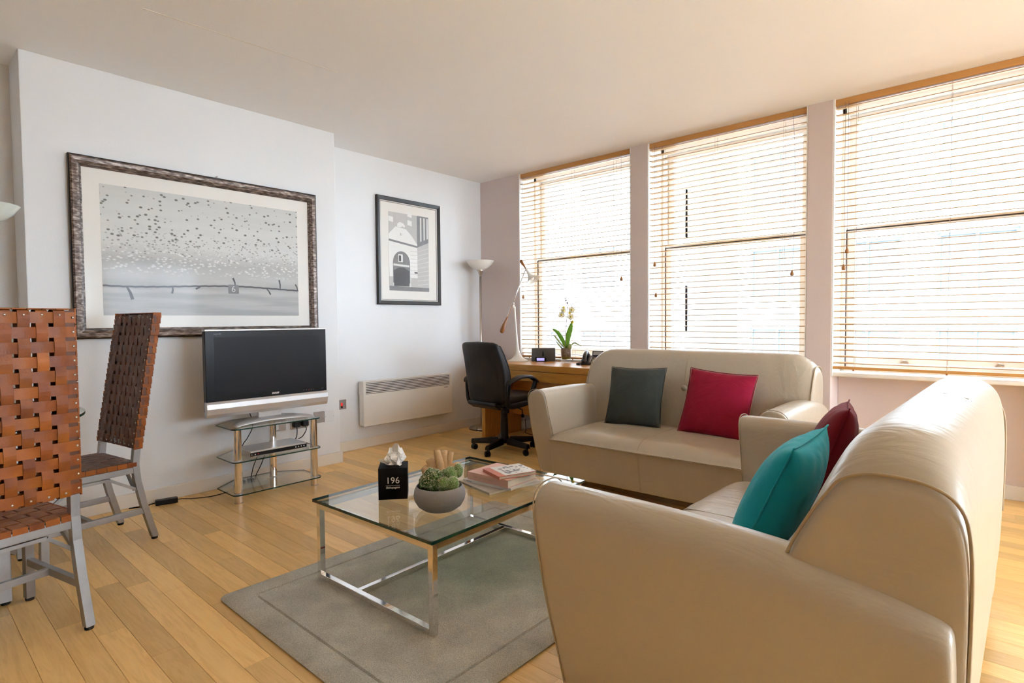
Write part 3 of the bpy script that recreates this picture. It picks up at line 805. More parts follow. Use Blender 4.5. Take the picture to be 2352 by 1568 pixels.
t = thing('coffee_table', 'rectangular glass coffee table on a chrome square-tube frame', 'table', (TX, TY, .0168), TR)
gz1 = TZ-.0168; gz0 = gz1-.012
gl = MB(); gl.cur = 0; gl.add([(0,0,gz1),(TW,0,gz1),(TW,TL,gz1),(0,TL,gz1),(0,0,gz0),(TW,0,gz0),(TW,TL,gz0),(0,TL,gz0)], [(0,1,2,3),(7,6,5,4)], 0)
gl.add([(0,0,gz1),(TW,0,gz1),(TW,TL,gz1),(0,TL,gz1),(0,0,gz0),(TW,0,gz0),(TW,TL,gz0),(0,TL,gz0)], [(0,4,5,1),(1,5,6,2),(2,6,7,3),(3,7,4,0)], 1)
gt = gl.build('glass_top', ['glass_table', 'glass_edge'], t)
q = .025; i0 = .012
fz = gz0-.004
def sq(a, b): return MB().bar(a, b, q, q)
xa, xb_, ya, yb_ = i0+q/2, TW-i0-q/2, i0+q/2, TL-i0-q/2
for x in (xa, xb_):
    for yy in (ya, yb_): MB().box(x-q/2, x+q/2, yy-q/2, yy+q/2, 0, fz).build('leg', 'chrome', t, bevel=.0015)
for yy in (ya, yb_):
    MB().box(xa+q/2, xb_-q/2, yy-q/2, yy+q/2, fz-q, fz).build('top_rail', 'chrome', t, bevel=.0015)
    MB().box(xa+q/2, xb_-q/2, yy-q/2, yy+q/2, 0, q).build('bottom_rail', 'chrome', t, bevel=.0015)
for x in (xa, xb_): MB().box(x-q/2, x+q/2, ya+q/2, yb_-q/2, fz-q, fz).build('top_rail', 'chrome', t, bevel=.0015)
MB().box(TW/2-q/2-.1, TW/2+q/2-.1, ya+q/2, yb_-q/2, 0, q).build('stretcher', 'chrome', t, bevel=.0015)
for x in (xa, xb_):
    for yy in (ya, yb_): MB().lathe([(.009,0),(.009,.004)], 12, (x, yy, fz)).build('glass_pad', 'rubber_black', t)

# tissue box
t = thing('tissue_box', 'black cube tissue box with white tissue on the glass table', 'tissue box', (-2.075, 1.525, TZ+.0005), rad(50))
bx = MB(); s = .0625; bx.cur = 0
bx.add([(-s,-s,0),(s,-s,0),(s,s,0),(-s,s,0),(-s,-s,.138),(s,-s,.138),(s,s,.138),(-s,s,.138)], [(3,2,1,0),(4,5,6,7),(0,1,5,4),(1,2,6,5),(2,3,7,6),(3,0,4,7)])
bx.build('box', 'box_black', t, bevel=.0012)
for k in range(2): 
    pass
M = frame_M((.0, -s-.0004, .083), (1,0,0), (0,0,1))
text_mesh('196', .040, 'number', 'text_white', t, M)
MB().box(-.031, .031, -s-.0008, -s, .0615, .0625).build('rule', 'text_white', t)
text_mesh('Bishopsgate', .0125, 'lettering', 'text_white', t, frame_M((0, -s-.0004, .053), (1,0,0), (0,0,1)), shear=.25, bold=.0002)
rr = random.Random(11); tm = MB()
for az, off, hh, wid, ph in ((.2,-.006,.098,.118,.4),(1.1,.010,.070,.105,2.1),(-.7,.004,.060,.112,4.0),(2.3,.0,.050,.100,1.2)):
    nu, nv = 12, 6; vs = []; fs = []; ca, sa = math.cos(az), math.sin(az)
    for j in range(nv+1):
        f = j/nv
        for i in range(nu+1):
            u = -1+2*i/nu
            pk = .45+.55*max(0, math.cos((u-.35)*1.6+ph*.2))**2*(1 if i % 3 else .72)
            spread = .30+.75*math.sin(PI*min(1, f*.9+.05)*.62)
            x = u*wid/2*spread; y = off + .016*math.sin(u*6+ph+f*2)*(.4+f) + .02*f*f*math.cos(ph) + rr.uniform(-.003,.003)
            z = .1365 + f*hh*pk - .030*max(0, f-.35)*abs(u)**2 + rr.uniform(-.003,.003)*f
            vs.append((x*ca-y*sa, (x*sa+y*ca)*.75, max(z, .1365 if abs(x) < .055 else .12)))
    for j in range(nv):
        for i in range(nu): fs.append((j*(nu+1)+i, j*(nu+1)+i+1, (j+1)*(nu+1)+i+1, (j+1)*(nu+1)+i))
    tm.add(vs, fs)
o = tm.build('tissue', 'tissue_white', t, smooth=False)
sd = o.modifiers.new('s', 'SOLIDIFY'); sd.thickness = .0008

# cactus bowl
t = thing('cactus_bowl', 'round grey concrete bowl planted with small cacti on the glass table', 'plant', (-1.775, 1.535, TZ+.0005))
MB().lathe([(0,0),(.05,0),(.068,.004),(.090,.020),(.103,.042),(.107,.062),(.104,.082),(.096,.100),(.0935,.102),(.091,.100),(.093,.085),(.085,.075),(0,.075)], 48).build('bowl', 'concrete', t, smooth=True)
so = MB(); 
vs = [(0,0,.086)]; fs = []
for j in range(1, 9):
    for k in range(28):
        a = 2*PI*k/28; r = .093*j/8; vs.append((r*math.cos(a), r*math.sin(a), .086+.006*mnoise.noise(Vector((r*math.cos(a)*60, r*math.sin(a)*60, 3)))-(.0 if j < 8 else .004)))
for k in range(28): fs.append((0, 1+k, 1+(k+1)%28))
for j in range(7):
    for k in range(28): fs.append((1+j*28+k, 1+j*28+(k+1)%28, 1+(j+1)*28+(k+1)%28, 1+(j+1)*28+k))
so.add(vs, fs); so.build('soil', 'soil', t)
def spines(mb, c, r, sc, n, ln, seed, zmin=-.3, w=.0007):
    rr = random.Random(seed)
    for _ in range(n):
        z = rr.uniform(zmin, 1); a = rr.uniform(0, 2*PI); q = math.sqrt(max(0, 1-z*z))
        d = Vector((q*math.cos(a), q*math.sin(a), z)); p = Vector((c[0]+d.x*r*sc[0], c[1]+d.y*r*sc[1], c[2]+d.z*r*sc[2]))
        nd = Vector((d.x/sc[0], d.y/sc[1], d.z/sc[2])).normalized()
        t1 = nd.orthogonal().normalized(); t2 = nd.cross(t1); ang = rr.uniform(0, 6.28); t1, t2 = t1*math.cos(ang)+t2*math.sin(ang), t2*math.cos(ang)-t1*math.sin(ang)
        tip = p + nd*ln + t1*rr.uniform(-.7, .7)*ln + t2*rr.uniform(-.7, .7)*ln
        mb.add([p+t1*w, p-t1*w*.5+t2*w, p-t1*w*.5-t2*w, tip], [(0,1,3),(1,2,3),(2,0,3)])
# left crested cluster: a lumpy dome of small tubercles
rvec, fvec = R_.copy(), Vector((F_.x, F_.y, 0)).normalized(); rvec.z = 0; rvec.normalize()
def cpos(right, fwd, z): v = rvec*right + fvec*fwd; return (v.x, v.y, z)
cl = MB(); sp = MB(); rr = random.Random(5)
heads = []
for k in range(330):
    z = rr.uniform(-.05, 1); a = rr.uniform(0, 2*PI); q = math.sqrt(max(0, 1-z*z))
    c0 = cpos(-.028, .012, .098)
    wob = 1+.12*mnoise.noise(Vector((q*math.cos(a)*2.2, q*math.sin(a)*2.2, z*2.2)))
    p = (c0[0]+q*math.cos(a)*.058*wob, c0[1]+q*math.sin(a)*.050*wob, c0[2]+z*.062*wob)
    cl.sphere(p, rr.uniform(.0055, .0075), 7, 5)
    heads.append(p)
for i, p in enumerate(heads): spines(sp, p, .0062, (1,1,1), 5, .004, i, .2, .0011)
c0 = cpos(-.028, .012, .098); cl.sphere(c0, .052, 16, 10, (1.05, .95, 1.05))
cc = cl.build('crested_cactus', 'cactus_green', t, smooth=True)
sp.build('spines', 'cactus_spine', cc)['kind'] = 'stuff'
for k, (rt, fw, zz, r, sc) in enumerate([(.046,.005,.140,.027,(1,1,1.35)), (.076,.02,.155,.020,(1,1,1.5)), (.018,.03,.130,.022,(1,1,1.3)), (.024,-.03,.112,.025,(1,1,1.25)), (.060,-.035,.114,.024,(1,1,1.3)), (.002,-.02,.105,.018,(1,1,1.3))]):
    cb = MB(); c = cpos(rt, fw, zz); n, m_ = 20, 12; vs = []; fs = []
    for j in range(m_+1):
        th = PI*j/m_
        for i in range(n):
            a = 2*PI*i/n; rb = r*(1+.05*math.cos(a*10))
            vs.append((c[0]+math.sin(th)*math.cos(a)*rb, c[1]+math.sin(th)*math.sin(a)*rb, c[2]-math.cos(th)*r*sc[2]))
    for j in range(m_):
        for i in range(n): fs.append((j*n+i, j*n+(i+1)%n, (j+1)*n+(i+1)%n, (j+1)*n+i))
    cb.add(vs, fs)
    cc = cb.build('cactus_pad', 'cactus_light', t, smooth=True)
    q = MB(); spines(q, c, r, sc, 520, .0035, 50+k, -.9, .0006); q.build('spines', 'cactus_spine', cc)['kind'] = 'stuff'

# wooden ornament behind the bowl
t = thing('wooden_ornament', 'carved pale wood ornament behind the cactus bowl', 'ornament', (-2.135, 1.86, TZ+.0005))
for k, (rt, fw, ln, tilt, az, wd) in enumerate([(-.030,0,.085,.75,2.4,.050),(-.012,-.015,.128,.16,1.9,.040),(.016,.0,.120,.14,.9,.036),(.034,.005,.112,.22,.3,.034),(.045,-.01,.075,.65,.1,.042),(.005,.03,.09,.3,1.4,.044),(-.045,.01,.06,.9,2.7,.042)]):
    base = Vector(cpos(rt, fw, .012)); d = Vector((math.sin(tilt)*math.cos(az+.7), math.sin(tilt)*math.sin(az+.7), math.cos(tilt)))
    sd = d.orthogonal().normalized(); s2 = d.cross(sd); secs = []
    for j in range(8):
        f = j/7; c = base + d*(ln*f) + sd*(.012*math.sin(f*2.6+k)); w = wd*(.55+.6*math.sin(PI*(.12+.75*f))); h_ = w*.42
        secs.append([tuple(c + sd*(w*.5*math.cos(2*PI*i/10)) + s2*(h_*math.sin(2*PI*i/10))) for i in range(10)])
    zmin = min(p[2] for q in secs for p in q)
    secs = [[(p[0], p[1], p[2]-min(0, zmin)) for p in q] for q in secs]
    MB().loft(secs).build('wood_piece', 'driftwood', t, smooth=True)
MB().lathe([(0,0),(.045,0),(.05,.008),(.04,.016),(0,.018)], 20).build('ornament_base', 'driftwood', t, smooth=True)

# books: hinge at the spine, pages inside
def book(name, label, loc, rz, w, l, h, cover, pages='paper', spine=None, cover_t=.0025, soft=False):
    """spine along local x at y=0, pages towards +y"""
    t = thing(name, label, 'book', loc, rz, 'books stacked on the coffee table')
    ct = cover_t
    c = MB(); c.box(0, w, 0, l, 0, ct); c.box(0, w, 0, l, h-ct, h); c.box(0, w, 0, ct, ct, h-ct)
    cv = c.build('cover', cover, t, bevel=.0006)
    ins = .0 if soft else .004
    MB().box(ins, w-ins, ct, l-ins, ct, h-ct).build('pages', pages, t)
    return t
z = TZ+.0005
def bk(n, lb, p0, p1, l, h, cover, z, **k):
    d = Vector((p1[0]-p0[0], p1[1]-p0[1], 0)); return book(n, lb, (p0[0], p0[1], z), math.atan2(d.y, d.x), d.length, l, h, cover, **k)
t = bk('magazine', 'grey magazine, lowest of the stack on the coffee table', (-1.995,1.850), (-1.745,1.800), .30, .011, 'book_grey', z, soft=True, cover_t=.001)
MB().box(.03, .11, -.0004, 0, .004, .007).build('spine_print', 'text_grey', t)
z += .0113
t = bk('magazine', 'white magazine between the grey magazine and the pink book', (-1.972,1.855), (-1.690,1.884), .215, .011, 'book_white', z, soft=True, cover_t=.001)
MB().box(.02, .05, -.0004, 0, .004, .007).build('spine_print', 'text_grey', t)
z += .0113
t = bk('hardback_book', 'thick pink hardback food book in the stack on the coffee table', (-1.955,1.868), (-1.700,1.874), .212, .036, 'book_pink', z)
text_mesh('EAST LONDON FOOD', .0125, 'spine_title', 'text_gold', t, frame_M((.105, -.0003, .018), (1,0,0), (0,0,1)))
z += .0363
t = bk('hardback_book', 'small salmon book with a black and white photo cover, top of the stack', (-1.888,1.905), (-1.733,1.852), .20, .016, 'book_salmon', z)
ph = t.children[0]
pr = MB().box(.002, .164-.002, .035, .198, .016, .0164).build('cover_photo', 'print_light', t)
rr = random.Random(9)
bl = MB()
for _ in range(46):
    x, yy = rr.uniform(.02, .14), rr.uniform(.06, .19); r = rr.uniform(.004, .011)
    bl.lathe([(r,0),(r*.8,.0002),(0,.00022)], 9, (x, yy, .0164))
bl.build('photo_figures', 'print_dark', pr)['kind'] = 'stuff'
text_mesh('LONDON FOOD BOOK', .009, 'spine_title', 'book_pink', t, frame_M((.08, -.0003, .008), (1,0,0), (0,0,1))) if False else None

# ================================================================== PICTURES
def picture_frame(t, W, H, fw, prof, m):
    """four mitred lengths; local y across, z up, x out of the wall; prof = [(inset from outer edge, height out)]"""
    cs = [(-W/2,-H/2),(W/2,-H/2),(W/2,H/2),(-W/2,H/2)]
    nx = [(1,1),(-1,1),(-1,-1),(1,-1)]
    for k in range(4):
        a, b = cs[k], cs[(k+1)%4]; na, nb = nx[k], nx[(k+1)%4]
        secs = [[(h, p[0]+n[0]*i, p[1]+n[1]*i) for i, h in prof] for p, n in ((a,na),(b,nb))]
        MB().loft(secs).build('frame_side', m, t)
# big picture
FW, FH = 1.552, 1.081
t = thing('framed_picture', 'large framed photograph of string lights hanging on the chimney breast', 'picture', (XB+.001, 1.5455, 1.064+FH/2))
fw = .062
picture_frame(t, FW, FH, fw, [(0,0),(0,.030),(.007,.034)], 'picture_frame_black')
picture_frame(t, FW, FH, fw, [(.006,.002),(.006,.033),(.016,.040),(.035,.036),(.052,.026),(.052,.002)], 'frame_antique')
picture_frame(t, FW, FH, fw, [(.051,.002),(.051,.025),(.055,.025),(.055,.002)], 'picture_frame_black')
picture_frame(t, FW, FH, fw, [(.0545,.002),(.0545,.024),(.064,.017),(.064,.002)], 'frame_antique')
mb = MB(); mb.box(0, .012, -FW/2+.06, FW/2-.06, -FH/2+.06, FH/2-.06); mb.build('mat_board', 'mat_board', t)
PW, PH = 1.248, .792; py = 0.0; pz = 1.601-(1.064+FH/2)
pr = MB().box(-.0006, .0006, -PW/2, PW/2, -PH/2, PH/2).build('print', 'print_specks', t); pr.location = (.0125, py, pz)
# printed light string (flat print, proud by a hair)
zl = lambda yy: -.205 + .012*math.sin(yy*5+1) + .016*max(0, yy)
def strip(pts, w, name, m, par, x=.0008):
    b = MB(); L_ = []; R__ = []
    for i, p in enumerate(pts):
        a = Vector(pts[max(i-1,0)]); c = Vector(pts[min(i+1,len(pts)-1)]); d = (c-a).normalized(); n = Vector((-d.y, d.x)); ww = w[i] if isinstance(w, list) else w
        L_.append((x, p[0]+n.x*ww/2, p[1]+n.y*ww/2)); R__.append((x, p[0]-n.x*ww/2, p[1]-n.y*ww/2))
    n = len(pts); b.add(L_+R__, [(i, i+1, n+i+1, n+i) for i in range(n-1)])
    return b.build(name, m, par)
pts = [(-PW/2+PW*k/60, zl(-PW/2+PW*k/60)+.0012*math.sin(k*2.1)) for k in range(61)]
strip(pts, .011, 'printed_wire', 'print_black', pr)
for yy, ln, ang, w in ((-.50,.085,-70,.020),(-.245,.045,-95,.013),(-.07,.04,-150,.012),(.155,.06,105,.013),(.375,.055,-55,.012),(.48,.07,95,.013),(.618,.05,110,.012)):
    z0 = zl(yy); a = rad(ang); e = (yy+ln*math.cos(a), z0+ln*math.sin(a))
    e = (min(e[0], PW/2-.004), e[1])
    strip([(yy, z0), ((yy+e[0])/2+.004, (z0+e[1])/2), e], [w*.55, w*.8, w], 'printed_bulb', 'print_black', pr, .0011)
sq = MB().prism(rrect(.105, .178, -.243, -.180, .006), .0009, .0013, 'x').build('printed_tag', 'print_dark', pr)
text_mesh('6', .062, 'printed_number', 'text_white', pr, frame_M((.0015, .1415, -.2115), (0,1,0), (0,0,1)), extrude=.0001, bold=-.0008)
MB().lathe([(.004,0),(.004,.012),(0,.013)], 8).xform(Matrix.Translation((0, .055, FH/2+.016)) @ Matrix.Rotation(PI/2, 4, 'Y')).tube([(.006,.055,FH/2+.012),(.01,.09,FH/2-.002)], .0008, 4).tube([(.006,.055,FH/2+.012),(.01,.02,FH/2-.002)], .0008, 4).build('hanging_nail', 'satin_nickel', t)

# small picture
SW, SH = .770, 1.014
t = thing('framed_picture', 'black framed photograph of an arched gateway above the heater', 'picture', (XR+.001, 3.499, 1.316+SH/2))
picture_frame(t, SW, SH, .04, [(0,0),(0,.026),(.006,.030),(.034,.024),(.038,.018),(.038,.002)], 'picture_frame_black')
picture_frame(t, SW, SH, .04, [(.0375,.002),(.0375,.018),(.045,.015),(.045,.002)], 'mat_board')
picture_frame(t, SW, SH, .04, [(.0448,.002),(.0448,.0155),(.050,.0125),(.050,.002)], 'print_dark')
MB().box(0, .011, -SW/2+.045, SW/2-.045, -SH/2+.045, SH/2-.045).build('mat_board', 'mat_board', t)
pw, phh = .485, .745
pr = MB().box(-.0005, .0005, -pw/2, pw/2, -phh/2, phh/2).build('print', 'print_light', t); pr.location = (.0115, -.005, .0)
def poly(pts, name, m, x): 
    return MB().prism([(a*pw-pw/2, b*phh-phh/2) for a, b in pts], x-.0002, x, 'x').build(name, m, pr)
E_ = .0006
poly([(0,.70),(.72,.62),(.72,1),(0,1)], 'printed_brickwork', 'print_mid', .0008)
poly([(.70,.58),(1,.66),(1,1),(.70,1)], 'printed_side_house', 'print_dark', .0009)
for a in (.78,.87,.95): poly([(a,.66+(a-.78)*.25),(a+.035,.67+(a-.78)*.25),(a+.035,.98),(a,.98)], 'printed_pilaster', 'print_light', .0011)
poly([(.70,.02),(1,.02),(1,.66),(.70,.58)], 'printed_side_wall', 'print_mid', .0010)
for k in range(9): poly([(.70,.08+.055*k),(1,.10+.06*k),(1,.106+.06*k),(.70,.084+.055*k)], 'printed_course', 'print_light', .0012)
poly([(0,.72),(.10,.78),(.16,.82),(.42,.80),(.55,.73),(.70,.62),(.70,.60),(0,.66)], 'printed_pediment', 'print_white', .0013)
poly([(0,.655),(.70,.60),(.70,.575),(0,.63)], 'printed_shadow_line', 'print_dark', .0014)
poly([(0,.14),(.70,.14),(.70,.575),(0,.63)], 'printed_stonework', 'print_white', .0012)
for k in range(8): poly([(.52,.17+.05*k),(.70,.17+.05*k),(.70,.175+.05*k),(.52,.175+.05*k)], 'printed_course', 'print_mid', .0014)
arch = [(.09,.10),(.51,.10)] + [(.30+.21*math.cos(PI*k/12), .36+.15*math.sin(PI*k/12)) for k in range(13)]
poly(arch, 'printed_archway', 'print_dark', .0016)
poly([(.11,.06),(.49,.06),(.49,.26),(.36,.30),(.24,.30),(.11,.26)], 'printed_passage', 'print_black', .0018)
poly([(.22,.37),(.33,.37),(.33,.47),(.22,.47)], 'printed_window', 'print_white', .0019)
poly([(.235,.38),(.29,.38),(.29,.455),(.235,.455)], 'printed_window', 'print_black', .0021)
poly([(.10,.32),(.49,.31),(.49,.335),(.10,.345)], 'printed_ledge', 'print_light', .0020)
poly([(0,0),(1,0),(1,.05),(.0,.06)], 'printed_ground', 'print_dark', .0020)
poly([(0,.06),(.09,.06),(.09,.18),(0,.18)], 'printed_base', 'print_mid', .0018); poly([(.53,.05),(.70,.05),(.70,.17),(.53,.17)], 'printed_base', 'print_mid', .0018)
poly([(.20,.82),(.28,.815),(.34,.835),(.38,.82),(.40,.84),(.36,.87),(.27,.885),(.21,.86)], 'printed_statue', 'print_white', .0016)
for a, b in ((.0,.88),(.46,.86),(.46,.97)): poly([(a,b),(a+.11,b-.01),(a+.11,b+.055),(a,b+.065)], 'printed_window', 'print_white', .0012)
poly([(.62,.235),(.70,.235),(.70,.255),(.62,.255)], 'printed_plaque', 'print_black', .0017)
text_mesh('21', .030, 'printed_number', 'print_black', pr, frame_M((.0016, .30*pw-pw/2, .725*phh-phh/2), (0,1,0), (0,0,1)), extrude=.0001)

# ================================================================== HEATER, SOCKETS
t = thing('wall_heater', 'cream electric convector heater below the small picture', 'heater', (XR, 3.417, .21))
HW, HH = 1.065, .405
MB().box(.028, .098, -HW/2+.004, HW/2-.004, .004, HH-.004).box(0, .03, -.4, -.3, .08, .3).box(0, .03, .3, .4, .08, .3).build('body', 'heater_white', t, bevel=.006, segs=3)
MB().box(.090, .104, -HW/2, HW/2, 0, .285).build('front_panel', 'heater_white', t, bevel=.004)
MB().box(.060, .0985, -HW/2+.03, HW/2-.03, .292, HH-.008).build('outlet', 'gap_dark', t)
for k in range(7):
    z = .297+k*.0150
    MB().box(.086, .104, -HW/2+.022, HW/2-.022, z, z+.0075).build('grille_slat', 'heater_white', t, bevel=.001)
for s in (-1, 1): MB().box(.03, .104, s*HW/2-.022*(s > 0), s*HW/2+.022*(s < 0), .285, HH).build('grille_end', 'heater_white', t, bevel=.003)
MB().box(.03, .104, -HW/2, HW/2, HH-.006, HH+.002).build('top_lip', 'heater_white', t, bevel=.002)
MB().box(.104, .1044, .425, .475, .268, .274).build('badge', 'text_grey', t)

def plate(name, label, cat, x, y, z, w, h, m, rockers, group=None):
    t = thing(name, label, cat, (x, y, z), 0, group)
    MB().box(.0003, .007, -w/2, w/2, -h/2, h/2).build('plate', m, t, bevel=.002)
    for (yy, zz, ww, hh, mm) in rockers: MB().box(.006, .010, yy-ww/2, yy+ww/2, zz-hh/2, zz+hh/2).build('rocker', mm, t, bevel=.001)
    for s in (-1, 1): MB().lathe([(.0035,.0065),(.0035,.008),(0,.0085)], 8).xform(Matrix.Rotation(PI/2, 4, 'Y')).xform(Matrix.Translation((0, s*w*.4, 0))).build('screw', 'rivet', t)
    return t
plate('socket_plate', 'brushed steel blank plate on the chimney breast beside the white plate', 'socket', XB, 2.325, .398, .088, .090, 'plate_steel', [])
plate('socket_plate', 'white blank plate on the chimney breast right of the television stand', 'socket', XB, 2.416, .395, .086, .090, 'plate_white', [])
plate('switch_plate', 'small bronze switch plate with red rocker beside the heater', 'switch', XR, 2.735, .423, .070, .085, 'plate_steel', [(-.012,0,.018,.032,'led_red'),(-.012,-.02,.018,.022,'plastic_black')])
s1 = plate('socket_plate', 'steel double socket behind the stand with two black plugs', 'socket', XB, 2.16, .375, .146, .086, 'plate_steel', [(-.05,.025,.012,.018,'plastic_black'),(.05,.025,.012,.018,'plastic_black')])
s2 = plate('socket_plate', 'steel socket behind the stand with a white plug', 'socket', XB, 1.99, .380, .120, .086, 'plate_steel', [(.03,.025,.012,.018,'plastic_black')])
def plug(label, y, m, pts, z=.372):
    t = thing('power_plug', label, 'plug', (XB+.0125, y, z))
    MB().box(0, .032, -.024, .024, -.022, .022).build('body', m, t, bevel=.006)
    MB().tube(catmull([(.018,0,-.02)]+pts, 6), .0035, 6).build('lead', 'plastic_black' if m != 'plastic_white' else 'plastic_white', t, smooth=True)
plug('white power plug in the socket behind the television stand', 1.955, 'plastic_white', [(.03,-.01,-.06),(.06,-.04,-.10),(.06,-.06,-.108)])
plug('left black power plug in the double socket behind the stand', 2.125, 'plastic_black', [(.03,-.005,-.05),(.05,-.02,-.085),(.07,-.04,-.1)])
plug('right black power plug in the double socket behind the stand', 2.195, 'plastic_black', [(.03,.0,-.05),(.055,-.045,-.09),(.075,-.09,-.1)])

# ================================================================== TELEVISION AND STAND
SY = 1.775
t = thing('television_stand', 'three-tier clear glass television stand with chrome tube legs', 'tv stand', (0, SY, 0))
def shelf(z, wid, sc=1.0):
    x0, x1, xm = -3.655, -4.06, -3.93
    base = [(x0, -.27), (x0, .27)] 
    pts = []
    r = .04
    for k in range(6):
        a = rad(0+90*k/5); pts.append((x0-r+r*math.cos(a), .305-r+r*math.sin(a)))
    pts += [(xm, .305), (x1, .14), (x1, -.14), (xm, -.305)]
    for k in range(6):
        a = rad(270+90*k/5); pts.append((x0-r+r*math.cos(a), -.305+r+r*math.sin(a)))
    n = len(pts); m = MB()
    m.add([(a,b,z) for a,b in pts]+[(a,b,z-.008) for a,b in pts], [tuple(range(n)), tuple(reversed(range(n,2*n)))], 0)
    m.add([(a,b,z) for a,b in pts]+[(a,b,z-.008) for a,b in pts], [(i,n+i,n+(i+1)%n,(i+1)%n) for i in range(n)], 1)
    m.build('shelf', ['glass_shelf', 'glass_edge'], t)
for z in (.482, .272, .062): shelf(z, .61)
for x, yy in ((-3.70,-.262),(-3.70,.262),(-3.93,.075)):
    for za, zb in ((.0,.053),(.0625,.263),(.2725,.473)): smooth_by_angle(MB().lathe([(.025,za),(.025,zb)], 24, (x, yy, 0)).build('leg', 'chrome', t), 40)
    for za in (0,.2725,.0625): MB().lathe([(.0258,za),(.0258,za+.006)], 24, (x, yy, 0)).build('collar', 'satin_nickel', t)

t = thing('television', 'black and silver flat-screen television on the glass stand', 'television', (-3.80, SY, .4825))
TVW = .828; z0, z1 = .072, .630
MB().box(-.055, .005, -TVW/2+.01, TVW/2-.01, z0+.02, z1-.01).build('back_shell', 'plastic_black', t, bevel=.015, segs=3)
MB().box(.0, .028, -TVW/2, TVW/2, z0+.10, z1-.012).build('bezel', 'tv_bezel', t, bevel=.003)
MB().box(.020, .0292, -TVW/2+.055, TVW/2-.055, z0+.145, z1-.050).build('screen', 'tv_screen', t)
MB().box(-.02, .030, -TVW/2-.001, TVW/2+.001, z1-.012, z1).build('top_trim', 'tv_silver', t, bevel=.003)
sb = MB(); sec = [(.0,z0+.10),(.030,z0+.10),(.040,z0+.085),(.043,z0+.055),(.036,z0+.02),(.024,z0),(.0,z0)]
sb.loft([[(x, yy, z) for x, z in sec] for yy in (-TVW/2-.002, TVW/2+.002)]); sb.build('speaker_bar', 'tv_silver', t, bevel=.002)
text_mesh('SHARP', .017, 'brand_lettering', 'text_white', t, frame_M((.0284, .03, z0+.118), (0,1,0), (0,0,1)), bold=.0006)
text_mesh('AQUOS', .013, 'model_lettering', 'text_grey', t, frame_M((.0284, -TVW/2+.075, z1-.030), (0,1,0), (0,0,1)))
text_mesh('HDMI', .007, 'hdmi_lettering', 'text_grey', t, frame_M((.0284, TVW/2-.035, z0+.118), (0,1,0), (0,0,1)))
for k, yy in enumerate((.235,.255,.275,.29,.305)): MB().sphere((.0283, yy, z0+.118), .0025, 8, 5).build('indicator_light', 'led_red' if k == 2 else 'text_grey', t)
# neck and arched base
MB().box(-.035, -.005, -.075, .085, .02, z0+.03).build('neck', 'tv_silver', t, bevel=.004)
secs = []
for k in range(25):
    f = -1+2*k/24; yy = .275*f; bow = (1-f*f)
    xc = -.03 + .115*(1-bow); wd = .038+.045*bow; zt = .014+.026*bow**.6
    secs.append([(xc-wd, yy, 0), (xc-wd*.9, yy, zt*.7), (xc-wd*.3, yy, zt), (xc+wd*.3, yy, zt*.9), (xc+wd*.85, yy, zt*.45), (xc+wd, yy, 0)])
o = MB().loft(secs).build('base', 'tv_silver', t, smooth=True, subsurf=1)
# black lead hanging behind
# disc player
t = thing('disc_player', 'slim silver disc player on the middle shelf of the stand', 'disc player', (-3.82, 1.795, .2725))
MB().box(-.115, .105, -.195, .195, .002, .040).build('case', 'tv_silver', t, bevel=.003)
MB().box(.100, .108, -.195, .195, .006, .030).build('front_strip', 'tv_bezel', t, bevel=.002)
for yy in (.115,.135,.155,.175): MB().sphere((.108, yy, .019), .005, 8, 6).build('button', 'text_white', t)
MB().sphere((.108, -.165, .017), .004, 8, 6).build('button', 'text_white', t); MB().sphere((.108, -.145, .019), .003, 8, 6).build('standby_light', 'led_red', t)
MB().box(.1, .1086, -.185, -.19, .012, .022).build('button', 'text_grey', t)
# white extension block lying on floor behind, leads
t = thing('extension_block', 'white extension block on the floor behind the glass stand', 'extension block', (-4.00, 1.72, .0))
MB().box(-.03, .03, -.11, .11, 0, .035).build('body', 'plastic_white', t, bevel=.006)
for yy in (-.06, .0): MB().box(-.02, .02, yy-.02, yy+.02, .036, .06).build('plug', 'plastic_black', t, bevel=.004)
for nm, pts in (('black television lead hanging behind the stand', [(-3.86,1.66,.56),(-3.90,1.70,.45),(-3.96,1.69,.36),(-3.98,1.66,.30),(-3.99,1.655,.18),(-4.0,1.66,.066)]),
                ('thin black lead curving down to the white block', [(-3.94,1.80,.30),(-3.985,1.78,.24),(-3.99,1.74,.15),(-4.0,1.722,.066)]),
                ('short black lead hanging from the disc player', [(-3.94,1.86,.29),(-4.0,1.84,.24),(-4.01,1.80,.14),(-4.05,1.775,.05),(-4.06,1.79,.004)])):
    o = MB().tube(catmull(pts, 8), .003, 6).build('cable', 'plastic_black', smooth=True); tag(o, nm, 'cable')
t = thing('power_adapter', 'black power adapter lying on the floor by the baseboard', 'power adapter', (-4.045, 1.205, 0), rad(78))
MB().prism(rrect(-.062,.062,-.024,.024,.010), 0, .032).build('body', 'plastic_black', t, bevel=.004)
MB().tube(catmull([(-.060,0,.016),(-.085,.01,.01),(-.11,.014,.004),(-.20,.02,.004)], 6), .004, 6).build('lead', 'plastic_black', t, smooth=True)
MB().tube(catmull([(.060,0,.016),(.09,.012,.012),(.15,.002,.004),(.26,-.02,.004),(.36,.02,.004)], 8), .003, 6).build('lead', 'plastic_black', t, smooth=True)

